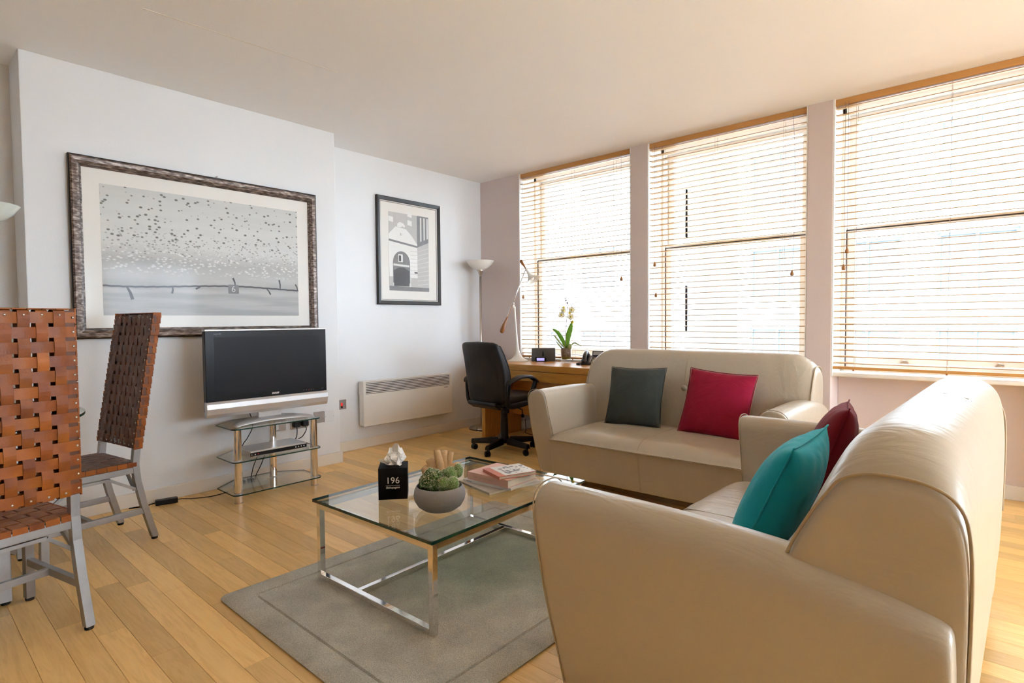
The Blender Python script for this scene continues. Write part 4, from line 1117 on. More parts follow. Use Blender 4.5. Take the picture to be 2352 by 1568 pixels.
# ================================================================== DESK AND WHAT STANDS ON IT
DX0, DX1, DY0, DY1, DZ = -3.905, -2.60, 3.935, 4.478, .75
t = thing('desk', 'oak desk with slab ends standing under the window', 'desk', ((DX0+DX1)/2, (DY0+DY1)/2, 0))
cx, cy = (DX0+DX1)/2, (DY0+DY1)/2
MB().box(DX0-cx, DX1-cx, DY0-cy, DY1-cy, DZ-.055, DZ).build('worktop', 'oak_desk', t, bevel=.002)
MB().box(DX0-cx, DX0-cx+.045, DY0-cy, DY1-cy, 0, DZ-.0555).build('side_panel', 'oak_desk_v', t, bevel=.002)
MB().box(DX1-cx-.05, DX1-cx, DY0-cy, DY1-cy, 0, DZ-.0555).build('side_panel', 'oak_desk_v', t, bevel=.002)
MB().box(DX0-cx+.045, DX1-cx-.05, .14, .165, .20, DZ-.0555).build('modesty_panel', 'oak_desk', t)
MB().box(DX0-cx+.047, DX1-cx-.052, DY0-cy+.006, DY0-cy+.026, DZ-.150, DZ-.059).build('drawer', 'oak_desk', t, bevel=.0015)
MB().box(DX0-cx+.06, DX1-cx-.065, DY0-cy+.027, .10, DZ-.145, DZ-.06).build('drawer_box', 'oak_desk', t)

# desk lamp: trumpet base, pivot arm with wooden counterweights
LX, LY = -3.70, 4.25
t = thing('desk_lamp', 'cream balanced-arm desk lamp with wooden counterweights on the desk', 'lamp', (LX, LY, DZ+.0005))
rr_ = Vector((.747,.665,0))
def lp(right, z): return tuple(rr_*right + Vector((0,0,z-DZ)))
MB().lathe([(0,.0),(.100,.0),(.102,.004),(.085,.014),(.055,.032),(.032,.062),(.018,.11),(.012,.18),(.0095,.30),(.009,.42),(.0095,.50),(.012,.535),(.010,.545),(0,.545)], 36).xform(Matrix(((1,0,-.04*.747*1.6,0),(0,1,-.04*.665*1.6,0),(0,0,1,0),(0,0,0,1)))).build('stem', 'lamp_white', t, smooth=True)
piv = Vector(lp(-.040, 1.315)); top = Vector(lp(.083, 1.665)); low = Vector(lp(-.105, 1.19))
for s in (-.009, .009):
    off = Vector((-.665,.747,0))*s
    MB().bar(piv+off-Vector((0,0,.035)), piv+off+Vector((0,0,.018)), .006, .018).build('fork', 'lamp_white', t, bevel=.002)
MB().tube([low, top], .005, 10).build('arm', 'chrome', t, smooth=True)
MB().tube([piv-Vector((-.665,.747,0))*.016, piv+Vector((-.665,.747,0))*.016], .007, 10).build('pivot', 'satin_nickel', t)
d = (low-top).normalized()
pts = [low + d*q for q in (0,.03,.07,.11,.145,.165,.172)]
MB().tube(pts, [.006,.010,.016,.022,.024,.018,.004], 16).build('counterweight', 'walnut', t, smooth=True)
# head: wooden grip, cone shade pointing down and to the right, tipped to the room
hd = (rr_*.50 + Vector((0,0,-.80)) + Vector((.4,-.55,0))*.35).normalized()
gp = [top - hd*q for q in (-.01,.03,.06,.085,.10,.108)]
MB().tube(gp, [.007,.008,.012,.0155,.014,.003], 16).build('grip', 'walnut', t, smooth=True)
sn = hd.orthogonal().normalized(); s2 = hd.cross(sn)
prof = [(.008,0),(.012,.03),(.018,.06),(.028,.09),(.048,.115),(.075,.135),(.082,.140),(.080,.141),(.072,.136),(.045,.117),(.024,.09),(.012,.06),(.008,.04)]
secs = [[tuple(top + hd*a + (sn*math.cos(2*PI*k/28)+s2*math.sin(2*PI*k/28))*r) for k in range(28)] for r, a in prof]
MB().loft(secs).build('shade', 'lamp_white', t, smooth=True)
MB().sphere(tuple(top+hd*.112), .022, 14, 8).build('bulb', 'lamp_glass', t, smooth=True)
tag(MB().lathe([(0,0),(.06,0),(.062,.006),(.05,.016),(0,.020)], 28, (-3.815, 4.40, DZ+.0005)).build('white_saucer', 'plastic_white', smooth=True), 'low white round cap behind the desk lamp base', 'cap')
o = MB().tube(catmull([(-3.745,4.40,DZ+.005),(-3.66,4.40,DZ+.005),(-3.57,4.36,DZ+.005),(-3.55,4.42,DZ+.005)], 8), .0035, 6).build('cable', 'plastic_white', smooth=True); tag(o, 'short white cable on the desk beside the lamp', 'cable')

# speaker dock
t = thing('speaker_dock', 'dark grey speaker dock with a lit clock display on the desk', 'speaker dock', (-3.495, 4.395, DZ+.0005), rad(36))
sec = []
for x in (-.118, .118):
    sec.append([(x, -.045, 0), (x, .02, .128), (x, .042, .130), (x, .050, .11), (x, .05, 0)])
MB().loft(sec).build('body', 'dock_grey', t, bevel=.010, segs=3)
ang = math.atan2(.128, .065)
MB().prism(rrect(-.012,.010,-.026,.022,.009), -.003, .006).xform(Matrix.Translation((0,-.010,.072)) @ Matrix.Rotation(ang, 4, 'X')).build('device_rest', 'plastic_black', t, bevel=.002)
MB().box(-.075, .035, -.078, -.03, 0, .042).build('control_block', 'plastic_black', t, bevel=.004)
MB().box(-.062, .012, -.0795, -.076, .010, .034).build('display', 'lcd_blue', t)
text_mesh('10:32', .018, 'clock_digits', 'text_white', t, frame_M((-.026, -.0797, .021), (1,0,0), (0,0,1)), extrude=.0002)

# orchid in a glass vase
OX, OY = -3.19, 4.355
t = thing('potted_orchid', 'white orchid in a clear glass vase on the desk', 'plant', (OX, OY, DZ+.0005))
MB().lathe([(0,0),(.042,0),(.045,.004),(.056,.165),(.0545,.166),(.0530,.160),(.043,.014),(0,.012)], 32).build('vase', 'glass_vase', t, smooth=True)
MB().lathe([(0,.035),(.038,.035),(.043,.05),(.040,.055)], 24).build('moss', 'moss', t, smooth=True)
MB().lathe([(.040,.05),(.045,.06),(.047,.135),(.03,.142),(0,.140)], 24).build('bark_pot', 'bark', t, smooth=True)
rg = Vector((.747,.665,0)); fd = Vector((-.665,.747,0))
def op(r, z, f=0): return rg*r + fd*f + Vector((0,0,z))
def leaf(pts, w, m, name='leaf', twist=0.):
    c = catmull(pts, 5); n = len(c); vs = []; fs = []
    for i, p in enumerate(c):
        f = i/(n-1); ww = w*math.sin(PI*min(1, .12+f*.88))**.7*(1 if f < .9 else (1-f)/.1*.8+.2)
        dr = (c[min(i+1,n-1)]-c[max(i-1,0)]).normalized(); sd = dr.cross(fd if twist == 0 else (fd*math.cos(twist)+Vector((0,0,1))*math.sin(twist)))
        sd = sd.normalized(); nn = sd.cross(dr)
        vs += [p-sd*ww, p-sd*ww*.5-nn*ww*.12, p-nn*ww*.22, p+sd*ww*.5-nn*ww*.12, p+sd*ww]
    for i in range(n-1):
        for k in range(4): fs.append((i*5+k, i*5+k+1, (i+1)*5+k+1, (i+1)*5+k))
    o = MB().add(vs, fs).build(name, m, t, smooth=True)
    s = o.modifiers.new('s', 'SOLIDIFY'); s.thickness = .0018
    return o
leaf([op(.0,.14), op(-.03,.21), op(-.08,.29), op(-.135,.325,-.01)], .019, 'orchid_leaf')
leaf([op(.01,.14), op(.02,.24), op(.045,.33), op(.055,.385,-.005)], .026, 'orchid_leaf')
leaf([op(.0,.13), op(-.05,.18,-.02), op(-.10,.245,-.03), op(-.12,.265,-.03)], .009, 'orchid_leaf_pale')
leaf([op(-.02,.12), op(-.06,.16,-.03), op(-.10,.21,-.04)], .008, 'orchid_leaf_pale')
leaf([op(.01,.12,-.02), op(.03,.15,-.05), op(.035,.185,-.06)], .022, 'orchid_leaf_pale')
leaf([op(.02,.13), op(.07,.185,-.02), op(.11,.175,-.03), op(.15,.15,-.03)], .008, 'orchid_leaf_pale')
def stem(pts): MB().tube(catmull(pts, 6), .0035, 7).build('flower_stem', 'orchid_stem', t, smooth=True)
stem([op(-.005,.13), op(.0,.30), op(.012,.45), op(.018,.56), op(.005,.60)])
stem([op(.02,.13,.02), op(.045,.30,.02), op(.05,.45,.015), op(.052,.56,.01)])
def flower(c, ang, r, k):
    f = None
    vs = []
    ctr = MB().sphere(tuple(c - fd*.008), r*.28, 10, 6).build('flower_lip', 'orchid_yellow', t, smooth=True)
    for a in range(5):
        th = ang + 2*PI*a/5; d = rg*math.cos(th) + Vector((0,0,1))*math.sin(th); s = rg*(-math.sin(th)) + Vector((0,0,1))*math.cos(th)
        ww = r*(.42 if a % 2 else .55); b = MB(); m = 7; vs = []; fs = []
        for i in range(m):
            q = i/(m-1); w = ww*math.sin(PI*(.08+.88*q))**.8
            p = c + d*(r*q*1.0) + fd*(.010*q*q - .004)
            vs += [p-s*w, p+fd*(-.002), p+s*w]
        for i in range(m-1):
            fs += [(i*3, i*3+1, i*3+4, i*3+3), (i*3+1, i*3+2, i*3+5, i*3+4)]
        b.add(vs, fs); pt = b.build('petal', 'orchid_petal', t, smooth=True); sm = pt.modifiers.new('s', 'SOLIDIFY'); sm.thickness = .001
flower(op(-.025,.495,-.02), .4, .030, 0); flower(op(-.042,.455,-.02), 1.0, .034, 1); flower(op(.055,.50,-.015), .1, .034, 2); flower(op(.045,.435,-.025), .8, .034, 3)
for r, z in ((.062,.385),(.035,.47),(-.02,.52)): MB().sphere(tuple(op(r, z, -.01)), .013, 10, 7, (1,1,1.3)).build('bud', 'orchid_yellow', t, smooth=True)
for r, z, q in ((.015,.565,.010),(.0,.59,.008),(-.004,.612,.005),(.004,.62,.005)): MB().sphere(tuple(op(r, z)), q, 8, 6).build('bud', 'orchid_stem', t, smooth=True)

# telephone
t = thing('telephone', 'black desk telephone with coiled cord on the desk', 'telephone', (-2.865, 4.31, DZ+.0005), rad(25))
MB().loft([[(x, -.085, 0), (x, -.085, .022), (x, .075, .075), (x, .085, .07), (x, .085, 0)] for x in (-.09, .10)]).build('base', 'phone_black', t, bevel=.006)
sl = math.atan2(.053, .16)
MB().box(-.012, .09, -.075, .03, 0, .002).xform(Matrix.Translation((0, 0, .0515)) @ Matrix.Rotation(sl, 4, 'X')).build('keypad_panel', 'phone_key', t)
for i in range(3):
    for j in range(4):
        MB().box(-.005+i*.03, .017+i*.03, -.068+j*.024, -.052+j*.024, .0015, .0065).xform(Matrix.Translation((0, 0, .0515)) @ Matrix.Rotation(sl, 4, 'X')).build('key', 'phone_black', t, bevel=.002)
MB().box(-.01, .09, .0, .012, 0, .05).xform(Matrix.Translation((0, .062, .075)) @ Matrix.Rotation(-.5, 4, 'X')).build('display_hood', 'phone_black', t, bevel=.003)
MB().box(.0, .08, -.001, .002, .008, .042).xform(Matrix.Translation((0, .061, .075)) @ Matrix.Rotation(-.5, 4, 'X')).build('display', 'phone_key', t)
MB().tube(catmull([(-.055,-.10,.045),(-.055,-.06,.085),(-.055,.0,.105),(-.055,.05,.105),(-.055,.085,.085)], 6), [.024]*5+[.018]*14+[.024]*6 if False else .020, 12).build('handset', 'phone_black', t, smooth=True)
MB().sphere((-.055,-.10,.04), .028, 12, 8, (1,1,.8)).build('earpiece', 'phone_black', t, smooth=True); MB().sphere((-.055,.09,.078), .028, 12, 8, (1,1,.8)).build('mouthpiece', 'phone_black', t, smooth=True)
coil = []
path = catmull([(-.06,-.115,.03),(-.09,-.13,.010),(-.12,-.10,.010),(-.125,-.05,.010),(-.10,-.02,.010)], 40)
for i, p in enumerate(path):
    a = i*.9; coil.append((p.x+.006*math.cos(a), p.y+.006*math.sin(a)*.6, p.z+.006*math.sin(a)))
MB().tube(coil, .0022, 5).build('coiled_cord', 'phone_black', t, smooth=True)

# ================================================================== OFFICE CHAIR
CX, CY = -3.383, 3.69
t = thing('office_chair', 'black leather swivel office chair in front of the desk', 'chair', (CX, CY, 0), rad(-2))
for k in range(5):
    a = rad(213+72*k); d = Vector((math.cos(a), math.sin(a), 0)); s = Vector((-d.y, d.x, 0))
    secs = []
    for f in (.06,.13,.20,.275,.30):
        h = .040 - .05*(f-.06); w = .030-.035*(f-.06); z = .125-.10*(f-.06)
        c = d*f
        secs.append([tuple(c+s*(w*q[0])+Vector((0,0,z+h*q[1]-h))) for q in ((-1,-.5),(-.9,.4),(-.5,.9),(.5,.9),(.9,.4),(1,-.5))])
    lg = MB().loft(secs).build('base_arm', 'plastic_black', t, smooth=False, bevel=.003)
    c = d*.285; a2 = a + .9; wd = Vector((math.cos(a2), math.sin(a2), 0))
    MB().tube([c+Vector((0,0,.05)), c+Vector((0,0,.085))], .010, 10).build('caster_stem', 'plastic_black', lg)
    for sg in (-1, 1):
        ce = c + Vector((0,0,.0255)) + wd.cross(Vector((0,0,1)))*(.012*sg) - wd*.012
        ax = wd.cross(Vector((0,0,1)))
        MB().tube([ce-ax*.009, ce-ax*.006, ce+ax*.006, ce+ax*.009], [.021,.0255,.0255,.021], 18).build('caster_wheel', 'plastic_black', lg, smooth=False)
    MB().sphere(tuple(c+Vector((0,0,.036))-wd*.012), .022, 12, 8, (1,1,.8)).build('caster_hood', 'plastic_black', lg, smooth=True)
MB().lathe([(.04,.07),(.042,.12),(.036,.13),(.034,.24),(.030,.31),(.028,.37),(.0,.37)], 24).build('gas_column', 'plastic_black', t, smooth=True)
MB().lathe([(.014,.37),(.014,.395)], 16).build('piston', 'chrome', t)
MB().box(-.09, .09, -.10, .10, .392, .428).build('mechanism', 'plastic_black', t, bevel=.01)
MB().tube([(.08,-.02,.40),(.20,-.02,.398),(.235,-.02,.39),(.24,-.02,.35)], .005, 8).build('height_lever', 'plastic_black', t, smooth=True)
MB().sphere((.24,-.02,.34), .018, 10, 6, (1,.6,1)).build('lever_knob', 'plastic_black', t, smooth=True)
MB().lathe([(.028,0),(.028,.045),(.02,.05),(0,.05)], 16, (.10,-.08,.355)).build('tension_knob', 'plastic_black', t, smooth=True)
# seat
def superpad(name, m, cx, cy, cz, w, l, h, par, n=20, rx=0., p=4.):
    b = MB(); prof = []
    secs = []
    for j in range(9):
        th = -PI/2+PI*j/8; q = max(0, math.cos(th))**.5; z = math.sin(th)*h/2
        ring = []
        for k in range(n*2):
            a = 2*PI*k/(n*2); c_, s_ = math.cos(a), math.sin(a)
            r = (abs(c_)**p+abs(s_)**p)**(-1/p)
            qq = .88+.12*q if j not in (0, 8) else .80
            ring.append((c_*r*w/2*qq, s_*r*l/2*qq, z))
        secs.append(ring)
    b.loft(secs); b.xform(Matrix.Translation((cx,cy,cz)) @ Matrix.Rotation(rx, 4, 'X'))
    return b.build(name, m, par, smooth=True)
superpad('seat', 'leather_black', 0, .02, .472, .49, .49, .085, t)
# backrest: padded curved shell leaning back
secs = []
for k in range(15):
    f = k/14; z = .425 + .555*f
    w = .205+.035*math.sin(PI*min(1, f*1.0+.05))*1.0 + .012*f; 
    yb = -.225 - .10*f + .05*math.sin(PI*f)*.9
    th = .036+.018*math.sin(PI*f)
    if k == 0: w *= .80; th *= .5
    if k == 14: w *= .93; th *= .45
    if k == 13: th *= .85
    ring = []
    for i in range(24):
        a = 2*PI*i/24; c_, s_ = math.cos(a), math.sin(a); r = (abs(c_)**5+abs(s_)**5)**(-1/5)
        x = c_*r*w; ring.append((x, yb + s_*r*th + .030*(x/w)**2*.9, z))
    secs.append(ring)
bk = MB().loft(secs).build('backrest', 'leather_black', t, smooth=True, subsurf=1)
e = [ (p[0], p[1], p[2]) for p in secs[12]]
MB().tube(catmull([secs[k][2] for k in range(1,14)]+[secs[13][i] for i in (3,5,7,9)]+[secs[k][10] for k in range(13,0,-1)], 3), .004, 6).build('piping', 'plastic_black', bk, smooth=True)
# back carrier under shell
MB().loft([[(x, -.20, .42), (x, -.275, .47), (x, -.29, .44), (x, -.21, .395)] for x in (-.17, .17)]).build('back_carrier', 'plastic_black', t, bevel=.01)
for s in (-1, 1):
    x = s*.268
    pts = catmull([(x*.93,-.23,.62),(x,-.20,.645),(x,-.08,.675),(x,.05,.665),(x,.12,.635),(x,.135,.62)], 5)
    secs = []
    for i, p in enumerate(pts):
        f = i/(len(pts)-1); w = .026+.006*math.sin(PI*f); h = .010+.008*math.sin(PI*f)
        secs.append([(p.x+w*a, p.y, p.z+h*b) for a, b in ((-1,-.6),(-.9,.5),(-.4,1),(.4,1),(.9,.5),(1,-.6))])
    ar = MB().loft(secs).build('armrest', 'plastic_black', t, smooth=True)
    pts = catmull([(x,.115,.63),(x,.085,.56),(x,.055,.495),(x*.98,.02,.455),(x*.92,-.08,.437),(x*.9,-.17,.435),(x*.9,-.205,.47),(x*.92,-.215,.63)], 5)
    secs = []
    for i, p in enumerate(pts):
        a = pts[max(i-1,0)]; b = pts[min(i+1,len(pts)-1)]; d = (b-a).normalized(); nn = Vector((1,0,0)).cross(d).normalized()
        f = i/(len(pts)-1); w = .016; h = .016+.008*math.sin(PI*f)
        secs.append([tuple(p+Vector((w*u,0,0))+nn*(h*v)) for u, v in ((-1,-.7),(-1,.7),(-.5,1),(.5,1),(1,.7),(1,-.7),(.5,-1),(-.5,-1))])
    MB().loft(secs).build('arm_loop', 'plastic_black', ar, smooth=True)

# ================================================================== FLOOR LAMPS
def floor_lamp(label, loc, glass, bowl_r=.15):
    t = thing('floor_lamp', label, 'lamp', loc, 0)
    MB().lathe([(0,.006),(.135,.006),(.137,.012),(.12,.022),(.08,.036),(.03,.046),(.012,.052),(0,.052)], 40).build('base', 'satin_nickel', t, smooth=True)
    MB().lathe([(0,0),(.136,0),(.137,.006),(0,.006)], 40).build('base_rim', 'rubber_black', t)
    MB().tube([(0,0,.045),(0,0,1.63)], .0125, 14).build('pole', 'satin_nickel', t, smooth=True)
    MB().lathe([(.012,1.62),(.014,1.64),(.026,1.675),(.042,1.692),(.040,1.694),(0,1.694)], 24).build('cup', 'satin_nickel', t, smooth=True)
    q = bowl_r/.15
    MB().lathe([(0,1.69),(.04*q,1.692),(.085*q,1.712),(.122*q,1.745),(.148*q,1.785),(.150*q,1.789),(.146*q,1.789),(.118*q,1.75),(.08*q,1.72),(.03*q,1.70),(0,1.699)], 40).build('bowl_shade', glass, t, smooth=True)
    return t
t = floor_lamp('nickel floor lamp with a white glass bowl in the corner beside the desk', (-4.262, 4.292, 0), 'lamp_glass')
MB().tube(catmull([(.03,-.10,.03),(.08,-.15,.015),(.13,-.12,.005),(.2,-.02,.005),(.22,.1,.005)], 6), .003, 6).build('lead', 'plastic_black', t, smooth=True)
floor_lamp('floor lamp with a pale green glass bowl at the left edge', (-4.075, .395, 0), 'lamp_glass_green', .155)
o = MB().tube(catmull([(-3.76,4.42,.14),(-3.76,4.43,.03),(-3.74,4.40,.004),(-3.6,4.36,.004),(-3.4,4.35,.004),(-3.2,4.38,.004)], 8), .003, 6).build('cable', 'plastic_black', smooth=True); tag(o, 'thin dark cable running along the floor under the desk', 'cable')

# ================================================================== WOVEN LEATHER DINING CHAIRS AND GLASS TABLE
def woven_strap(path_pts, w, thick, across, name, m, par):
    """flat strap following path; across = unit vector across its width"""
    ac = Vector(across).normalized(); P = [Vector(p) for p in path_pts]; secs = []
    for i, p in enumerate(P):
        d = (P[min(i+1,len(P)-1)]-P[max(i-1,0)]).normalized(); n = d.cross(ac).normalized()
        secs.append([tuple(p+ac*(w/2*a)+n*(thick/2*b)) for a, b in ((-1,-1),(1,-1),(1,1),(-1,1))])
    return MB().loft(secs).build(name, m, par)
def woven_chair(label, loc, rz, strap_out, strap_in, lk):
    """local: faces +y, back at y=0; width along x"""
    t = thing('dining_chair', label, 'chair', loc, rz, 'woven leather dining chairs')
    HWd = .195; q = .032
    lean = lambda z: -lk*max(0, (z-.45))/.7      # backrest leans back
    # rear legs: kicked out at the foot
    for s in (-1, 1):
        x = s*(HWd)
        b = MB(); secs = []
        for z, yy in ((.012,-.085),(.20,-.035),(.33,-.008),(.42,.0),(.52,.0+lean(.52)),(.80,lean(.8)),(1.195,lean(1.195))):
            secs.append([(x+q/2*a, yy+q/2*c, z) for a, c in ((-1,-1),(1,-1),(1,1),(-1,1))])
        b.loft(secs); b.build('rear_leg', 'brushed_steel', t, bevel=.002)
        MB().lathe([(.015,0),(.016,.012)], 12, (x, -.085, 0)).build('foot_cap', 'rubber_black', t)
        b = MB(); b.loft([[(x+q/2*a, yy+q/2*c, z) for a, c in ((-1,-1),(1,-1),(1,1),(-1,1))] for z, yy in ((.012,.395),(.40,.39))]); b.build('front_leg', 'brushed_steel', t, bevel=.002)
        MB().lathe([(.015,0),(.016,.012)], 12, (x, .395, 0)).build('foot_cap', 'rubber_black', t)
        MB().bar((x, -.0, .395), (x, .395, .395), .026, .040).build('seat_rail', 'brushed_steel', t, bevel=.002)
        MB().bar((x, -.042, .165), (x, .395, .165), .022, .030).build('side_stretcher', 'brushed_steel', t, bevel=.002)
        # corner braces
        MB().bar((x, -.020, .275), (x, .12, .362), .014, .014).bar((x, .12, .362), (x, .27, .362), .014, .014).bar((x, .27, .362), (x, .385, .275), .014, .014).build('brace', 'brushed_steel', t, bevel=.001)
    for yy in (.0, .395): MB().bar((-HWd, yy, .395), (HWd, yy, .395), .026, .040).build('seat_rail', 'brushed_steel', t, bevel=.002)
    MB().bar((-HWd, .20, .165), (HWd, .20, .165), .022, .028).build('cross_stretcher', 'brushed_steel', t, bevel=.002)
    MB().bar((-HWd, .005, .285), (-HWd+.09, .0, .362), .014, .014).bar((HWd, .005, .285), (HWd-.09, 0, .362), .014, .014).bar((-HWd+.09, 0, .362), (HWd-.09, 0, .362), .014, .014).build('brace', 'brushed_steel', t, bevel=.001)
    MB().bar((-HWd, lean(1.19), 1.185), (HWd, lean(1.19), 1.185), .026, .026).build('top_rail', 'brushed_steel', t, bevel=.002)
    MB().bar((-HWd, lean(.52)-.0, .52), (HWd, lean(.52), .52), .024, .024).build('lower_rail', 'brushed_steel', t, bevel=.002)
    # ---- woven back: two skins (rear and front) of straps wrapped round the frame
    z0, z1 = .500, 1.205; nh = 13; nv = 4; hw = HWd+.021; off = .022; th = .0030
    vx = [-.1611+.0537*k for k in range(7)]; vw = .036
    hz = [z0+.028+(z1-z0-.056)*k/(nh-1) for k in range(nh)]; hwid = .040
    for side, m, sg in (('rear', strap_out, -1), ('front', strap_in, 1)):
        # the front skin sags into a hollow
        hol = (lambda x: 0.) if sg < 0 else (lambda x: -.012*(1-(x/hw)**2))
        for k, z in enumerate(hz):
            pts = []; n = 57
            for i in range(n):
                x = -hw+2*hw*i/(n-1)
                ph = 0
                for j, c in enumerate(vx):
                    d = abs(x-c)
                    if d < vw*.72: ph = (1 if (k+j) % 2 else -1)*math.cos(min(1, d/(vw*.72))*PI/2)
                pts.append((x, lean(z)+sg*(off+ph*.0028)+hol(x), z))
            # wrap round the edge
            pts = [(-hw-.001, lean(z)+sg*.002, z)] + [(-hw, lean(z)+sg*off*.8, z)] + pts[1:-1] + [(hw, lean(z)+sg*off*.8, z)] + [(hw+.001, lean(z)+sg*.002, z)]
            woven_strap(pts, hwid, th, (0,0,1), 'back_strap', m, t)
        for j, c in enumerate(vx):
            pts = []; n = 53
            for i in range(n):
                z = z0+.004+(z1-z0-.008)*i/(n-1); ph = 0
                for k, hzz in enumerate(hz):
                    d = abs(z-hzz)
                    if d < hwid*.62: ph = (1 if (k+j) % 2 else -1)*math.cos(d/(hwid*.62)*PI/2)
                if i in (0, n-1): ph = 0
                pts.append((c, lean(z)+sg*(off-ph*.0028)+hol(c), z))
            pts = [(c, lean(z0)+sg*.002, z0-.002)] + pts + [(c, lean(z1)+sg*.002, z1+.004)]
            woven_strap(pts, vw, th, (1,0,0), 'back_strap', m, t)
        # rivets round the border
        rv = MB()
        for z in hz:
            for s in (-1, 1): rv.sphere((s*(hw-.012), lean(z)+sg*(off+.0035)+hol(hw-.012), z), .0042, 8, 5, (1,.6,1))
        for c in vx:
            for z in (z0+.018, z1-.018): rv.sphere((c, lean(z)+sg*(off+.0045)+hol(c), z), .0042, 8, 5, (1,.6,1))
        rv.build('rivets', 'rivet', t, smooth=True)['kind'] = 'stuff'
    for s in (-1, 1):
        secs = [[(s*(HWd+a*.0175), lean(z)+b*.0185, z) for a, b in ((-1,-1),(1,-1),(1,1),(-1,1))] for z in (z0+.004, (z0+z1)/2, z1-.002)]
        MB().loft(secs).build('edge_band', 'strap_brown_shade', t)
    # edging strap pieces down both sides and along the top
    for s in (-1, 1):
        for k, z in enumerate([z0+.012+(z1-z0-.02)*i/22 for i in range(23)]):
            MB().box(s*(HWd+.0165), s*(HWd+.0225), lean(z)-.021, lean(z)+.021, z-.0135, z+.0145).build('edge_wrap', strap_out, t, bevel=.0015)
    for k in range(9):
        x = -.176+.044*k; MB().box(x-.021, x+.021, lean(z1)-.021, lean(z1)+.021, z1+.001, z1+.006).build('edge_wrap', strap_out, t, bevel=.0015)
    # ---- woven seat
    sx, sy0, sy1, sz = HWd+.012, -.012, .418, .432
    ns = 8; sw = .050
    cx_ = [-sx+.036+(2*sx-.072)*k/(ns-1) for k in range(ns)]; cy_s = [sy0+.04+(sy1-sy0-.08)*k/(ns-1) for k in range(ns)]
    for k, yy in enumerate(cy_s):
        pts = [(-sx-.002, yy, sz-.026), (-sx-.001, yy, sz-.004)]
        for i in range(31):
            x = -sx+.006+(2*sx-.012)*i/30; ph = 0
            for j, c in enumerate(cx_):
                d = abs(x-c)
                if d < sw*.62: ph = (1 if (k+j) % 2 else -1)*math.cos(d/(sw*.62)*PI/2)
            pts.append((x, yy, sz+ph*.0028-.006*(1-(x/sx)**2)))
        pts += [(sx+.001, yy, sz-.004), (sx+.002, yy, sz-.026)]
        woven_strap(pts, sw, th, (0,1,0), 'seat_strap', strap_in, t)
    for j, c in enumerate(cx_):
        pts = [(c, sy0-.002, sz-.026), (c, sy0-.001, sz-.004)]
        for i in range(31):
            yy = sy0+.006+(sy1-sy0-.012)*i/30; ph = 0
            for k, b in enumerate(cy_s):
                d = abs(yy-b)
                if d < sw*.62: ph = (1 if (k+j) % 2 else -1)*math.cos(d/(sw*.62)*PI/2)
            pts.append((c, yy, sz-ph*.0028-.006*(1-(c/sx)**2)))
        pts += [(c, sy1+.001, sz-.004), (c, sy1+.002, sz-.026)]
        woven_strap(pts, sw*.9, th, (1,0,0), 'seat_strap', strap_in, t)
    for s in (-1, 1):
        for k in range(9):
            yy = sy0+.03+(sy1-sy0-.06)*k/8; MB().box(s*(sx-.003), s*(sx+.0045), yy-.0225, yy+.0225, sz-.024, sz+.001).build('edge_wrap', strap_out, t, bevel=.003)
    return t
# near chair: back towards the camera; far chair turned side-on
c1 = Vector((-2.602, .502, 0)); a1 = rad(103.0)     # foot of its right rear leg; local +y -> facing
def place_from_foot(foot, face_deg, right=True):
    """root location from the floor point of a rear foot (local (+-.195,-.085))"""
    rz = rad(face_deg-90); l = Vector((.195 if right else -.195, -.085, 0)); l.rotate(Matrix.Rotation(rz, 3, 'Z'))
    return (foot[0]-l.x, foot[1]-l.y, 0), rz
loc, rz = place_from_foot((-2.602,.502), 193)
woven_chair('woven tan leather dining chair nearest the camera at the left edge', loc, rz, 'strap_tan', 'strap_tan', .0)
loc, rz = place_from_foot((-3.443,.963), 279, right=False)
woven_chair('woven leather dining chair with shade painted on its front, standing side-on in front of the large picture', loc, rz, 'strap_tan', 'strap_brown_shade', .115)

t = thing('dining_table', 'round glass dining table with steel legs at the left edge', 'table', (-3.42, .12, 0))
n = 72; m = MB(); R0 = .545
ring = lambda r, z: [(r*math.cos(2*PI*k/n), r*math.sin(2*PI*k/n), z) for k in range(n)]
m.add(ring(R0,.742)+ring(R0,.730), [tuple(range(n)), tuple(reversed(range(n,2*n)))], 0)
m.add(ring(R0,.742)+ring(R0+.001,.736)+ring(R0,.730), [(i,n+i,n+(i+1)%n,(i+1)%n) for i in range(n)]+[(n+i,2*n+i,2*n+(i+1)%n,n+(i+1)%n) for i in range(n)], 1)
m.build('glass_top', ['glass_table', 'glass_edge'], t)
for k in range(4):
    a = rad(32+90*k); x, yy = .38*math.cos(a), .38*math.sin(a)
    MB().box(x-.02, x+.02, yy-.02, yy+.02, .012, .729).build('leg', 'brushed_steel', t, bevel=.002)
    MB().lathe([(.016,0),(.018,.012)], 12, (x, yy, 0)).build('foot_cap', 'rubber_black', t)
    pts = catmull([(x*.93,yy*.93,.05),(x*.7,yy*.7,.12),(x*.4,yy*.4,.15),(0,0,.16)], 4)
    b = MB()
    for i in range(len(pts)-1): b.bar(pts[i], pts[i+1], .012, .03)
    b.build('curved_brace', 'brushed_steel', t)


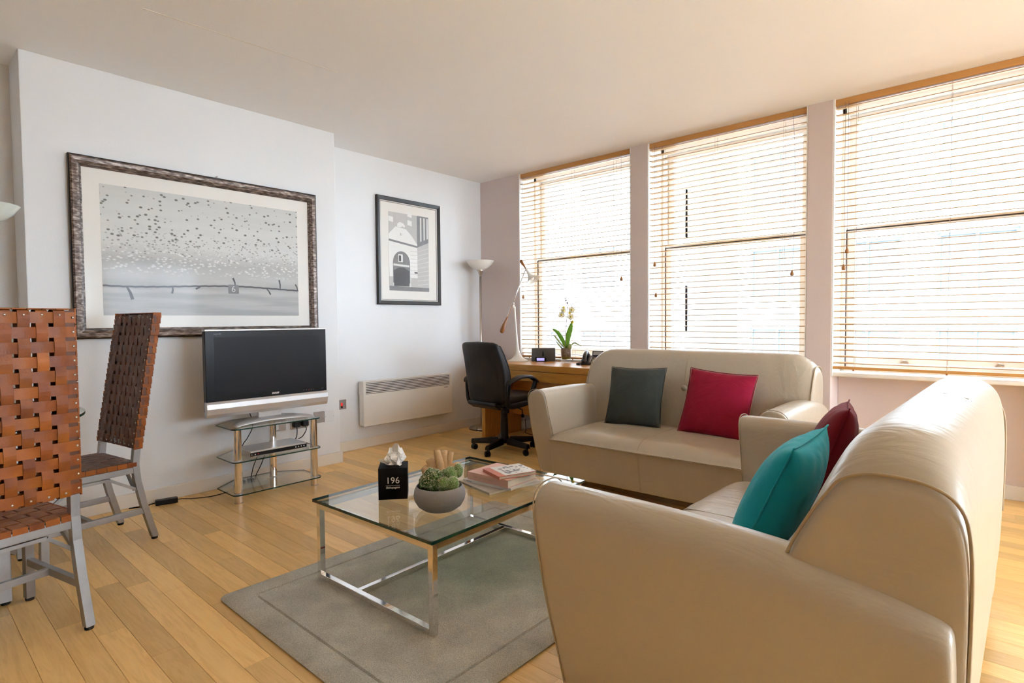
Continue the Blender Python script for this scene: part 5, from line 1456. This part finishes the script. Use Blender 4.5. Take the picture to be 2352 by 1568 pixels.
# ================================================================== OUTSIDE
ZG = -4.2
struct(MB().box(-70, 70, -70, 80, ZG-.2, ZG).build('ground_street', 'street'))
def facade(label, x0, x1, y0, z1, cols, rows, wallm, framem, depth=6., group=None):
    t = thing('building', label, 'building', ((x0+x1)/2, y0, ZG))
    cx = (x0+x1)/2
    MB().box(x0-cx, x1-cx, .14, depth, 0, z1-ZG).build('wall', wallm, t)
    # piers and bands in front of the recessed windows
    xs = [x0 + (x1-x0)*k/cols for k in range(cols+1)]; pw = .28
    for x in xs: MB().box(max(x-pw, x0)-cx, min(x+pw, x1)-cx, 0, .14, 0, z1-ZG).build('pier', wallm, t)
    zz = [ZG]
    for za, zb in rows: zz += [za, zb]
    zz.append(z1)
    for k in range(0, len(zz), 2): MB().box(x0-cx, x1-cx, -.03, .14, zz[k]-ZG, zz[k+1]-ZG).build('band', wallm, t)
    for za, zb in rows:
        for k in range(cols):
            a, b = xs[k]+pw-cx, xs[k+1]-pw-cx
            f = MB(); h0, h1 = za-ZG, zb-ZG; q = .05
            f.box(a, a+q, .06, .12, h0, h1); f.box(b-q, b, .06, .12, h0, h1); f.box(a+q, b-q, .06, .12, h1-q, h1); f.box(a+q, b-q, .06, .12, h0, h0+q); f.box((a+b)/2-q/2, (a+b)/2+q/2, .06, .12, h0+q, h1-q)
            o = f.build('window_frame', framem, t)
            MB().box(a+q, b-q, .10, .115, h0+q, h1-q).build('pane', 'facade_glass', o)
    return t
facade('white office building with rows of pale framed windows across the street', -4.9, 9, 13.5, 8.6, 8, [(-3.6,-1.6),(-.5,.95),(1.6,2.75),(3.6,4.9),(5.8,7.2)], 'facade_white', 'facade_frame')
facade('pale building with pinkish brick frames across the street, seen behind the orchid', -20, -6.2, 13.5, 8.2, 8, [(-3.6,-1.6),(-.3,.85),(2.0,3.2),(4.4,5.6)], 'facade_white', 'facade_brick')
facade('distant bluish glass tower seen between the buildings', -23, -16.5, 46, 12, 4, [(-3,0),(1.2,5.4),(7,9.5)], 'facade_white', 'tower_blue', 8)
